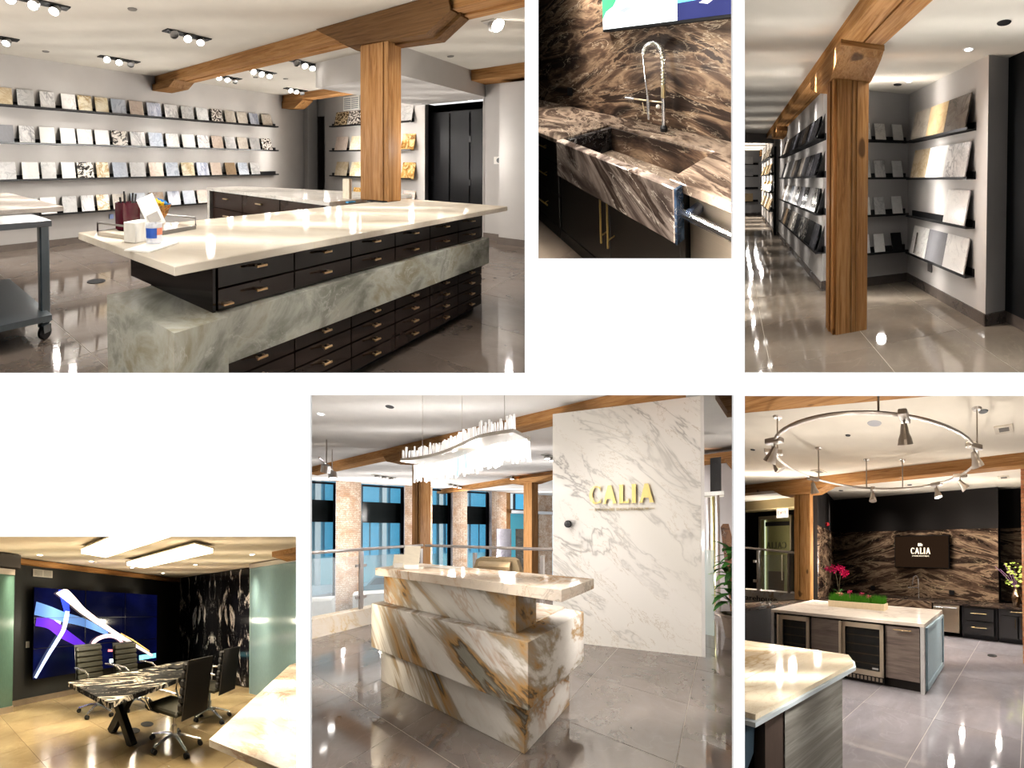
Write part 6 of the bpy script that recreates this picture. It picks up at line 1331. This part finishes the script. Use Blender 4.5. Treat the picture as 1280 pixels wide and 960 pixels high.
sl = empty(6, 'bar_stool', (1.05, 1.45, 0), 'blue grey bar stool with chrome frame under the near counter', 'stool')
BG = plain('blue_grey_leather', L(72, 92, 108), .35)
T = TR(1.16, 1.42, 0, -.25)
vs = []
MB(T).prism_y([(-.3, .52), (-.3, .80), (-.1, .845), (.08, .875), (.12, .86), (.11, .70), (.06, .60), (-.02, .52)], -.03, .02).build(6, 'backrest', BG, sl)
MB(T).box(-.3, .06, 0, .4, .5, .56, ch=.02).build(6, 'seat', BG, sl)
MB(T).tube([(.10, -.04, .58), (.02, -.045, .50), (-.3, -.045, .44)], .016, 8).build(6, 'frame', CHROME(), sl, smooth=True)
MB(T).tube([(.09, -.02, .58), (.10, .02, 0)], .014, 8).build(6, 'leg', CHROME(), sl, smooth=True)
MB(T).tube([(.05, .38, .5), (.08, .4, 0)], .014, 8).build(6, 'leg', CHROME(), sl, smooth=True)
# spotlight ring
SN6 = plain('satin_nickel_ring', L(138, 124, 108), .35, .3)
rg = empty(6, 'spotlight_ring', (3.3, 1.573, 2.84), 'oval ceiling track ring carrying satin nickel spotlights', 'light')
E1, E2 = Vector((-.97227, -.23388)), Vector((-.23388, .97227)); CX, CY = 3.303, 1.573
ring = []
for i in range(72):
    a = 2*math.pi*i/72; p = Vector((CX, CY))+E1*1.37*math.cos(a)+E2*1.088*math.sin(a); ring.append((p.x, p.y, 2.843))
MB().tube(ring, .016, 8, closed=True).build(6, 'track_ring', SN6, rg, smooth=True)
def near(p):
    return min(ring, key=lambda q: (q[0]-p[0])**2+(q[1]-p[1])**2)
for p in ((2.6, 2.4), (3.25, .6), (3.74, 3.13), (4.99, 2.87), (5.57, 1.86), (1.95, .95)):
    q = near((CX+(p[0]-CX)*.82, CY+(p[1]-CY)*.82))
    MB().tube([(q[0], q[1], 2.84), (q[0], q[1], 3.3)], .009, 6).build(6, 'stem', SN6, rg); MB().lathe([(.001, -.02), (.04, -.02), (.05, 0), (.001, 0)], (q[0], q[1], 3.3), 14).build(6, 'canopy_disc', SN6, rg)
for k, p in enumerate(((2.269, 2.01), (2.453, 2.3), (3.538, 2.806), (4.383, 2.136), (4.368, 1.339), (4.108, .978), (3.072, .494), (2.162, .84), (1.95, 1.6))):
    if k == 8: continue
    q = near(p); T = TR(q[0], q[1], 2.84, k*.7)
    MB(T).box(-.035, .035, -.09, .09, -.03, .02, ch=.008).build(6, 'adapter', SN6, rg)
    MB(T).tube([(0, 0, 0), (0, 0, -.10)], .008, 6).build(6, 'drop_stem', SN6, rg)
    tilt = (.5, -.6, -.3, .3, .3, .7, .5, .4)[k]
    h = MB(T @ TR(0, 0, -.09) @ TR(rx=tilt)).lathe([(.022, .03), (.03, .0), (.036, -.04), (.052, -.08), (.06, -.12), (.054, -.12)], (0, 0, 0), 16).build(6, 'lamp_head', SN6, rg, smooth=True)
    if h: MB(T @ TR(0, 0, -.09) @ TR(rx=tilt)).lathe([(.001, -.115), (.052, -.115), (.052, -.119), (.001, -.119)], (0, 0, 0), 14).build(6, 'lamp_lens', glow('warm_lens', (1, .88, .7), 16 if k in (0, 1, 6) else 5), h)
for x, y, rr, lb, bk in ((3.212, 1.579, .075, 'large round ceiling speaker inside the spotlight ring', 0), (3.398, 2.041, .03, 'small black ceiling disc inside the spotlight ring', 1), (3.295, 3.571, .03, 'small black ceiling disc at upper left of the kitchen', 1), (3.42, .425, .045, 'small dark ceiling speaker right of the ring', 1), (6.32, 4.0, .05, 'black ceiling disc behind the beam at left', 1), (6.41, 2.32, .05, 'black ceiling disc behind the beam at right', 1)):
    tag(MB().lathe([(.001, -.008), (rr, -.008), (rr*1.1, 0), (.001, 0)], (x, y, 3.3), 20).build(6, 'ceiling_disc', BLACK() if bk else plain('pale_mesh', L(176, 176, 180), .6)), lb, 'speaker')
for x, y, lb in ((4.0, .27, 'square ceiling vent right of the ring'), (4.68, 3.42, 'slim ceiling vent left of the beam'), (6.5, .45, 'ceiling vent behind the beam at right')):
    v6 = tag(box(6, 'ceiling_vent', (x-.12, x+.12, y-.1, y+.1, 3.285, 3.3), plain('vent_cream', L(206, 196, 180), .5)), lb, 'vent')
    if v6: box(6, 'vent_grille', (x-.07, x+.05, y-.06, y+.05, 3.28, 3.285), plain('vent_dark_grille', L(110, 106, 100), .5), v6)
tag(MB().lathe([(.001, 0), (.08, 0), (.08, .006), (.001, .006)], (5.9, .63, 0), 18).build(6, 'floor_socket', BLACK()), 'small black floor socket near the brick column', 'floor socket')
lamp_grid(6, [.8, 1.5, 2.3, 3.0, 3.9, 4.7, 5.8, 6.9], [-.2, .5, 1.3, 2.2, 3.2, 4.2, 5.5, 7], 3.2, .8, cone=160)
lamp_grid(6, [.9, 1.6, 2.3, 3.0, 3.5], [.3, .9, 1.6, 2.6, 4], 1.5, .28, size=.05)  # mid-air points added to light the island front
lamp_grid(6, [5.6, 6.6], [.6, 1.3, 2.2, 3.2, 5.5, 6.5], 1.9, .5, size=.05)
for x, y, z, k in ((4.5, 4.3, 1.7, .5), (6.5, 5.5, 1.6, .5), (6.4, 6.6, 1.8, .5), (4.4, 5.2, 1.3, 1.0), (4.55, 4.25, 1.5, .5), (4.5, 4.2, 2.4, .4), (5.0, .5, 1.6, .4)): lamp(6, x, y, z, k)  # added to light the post, the kerb and the entrance
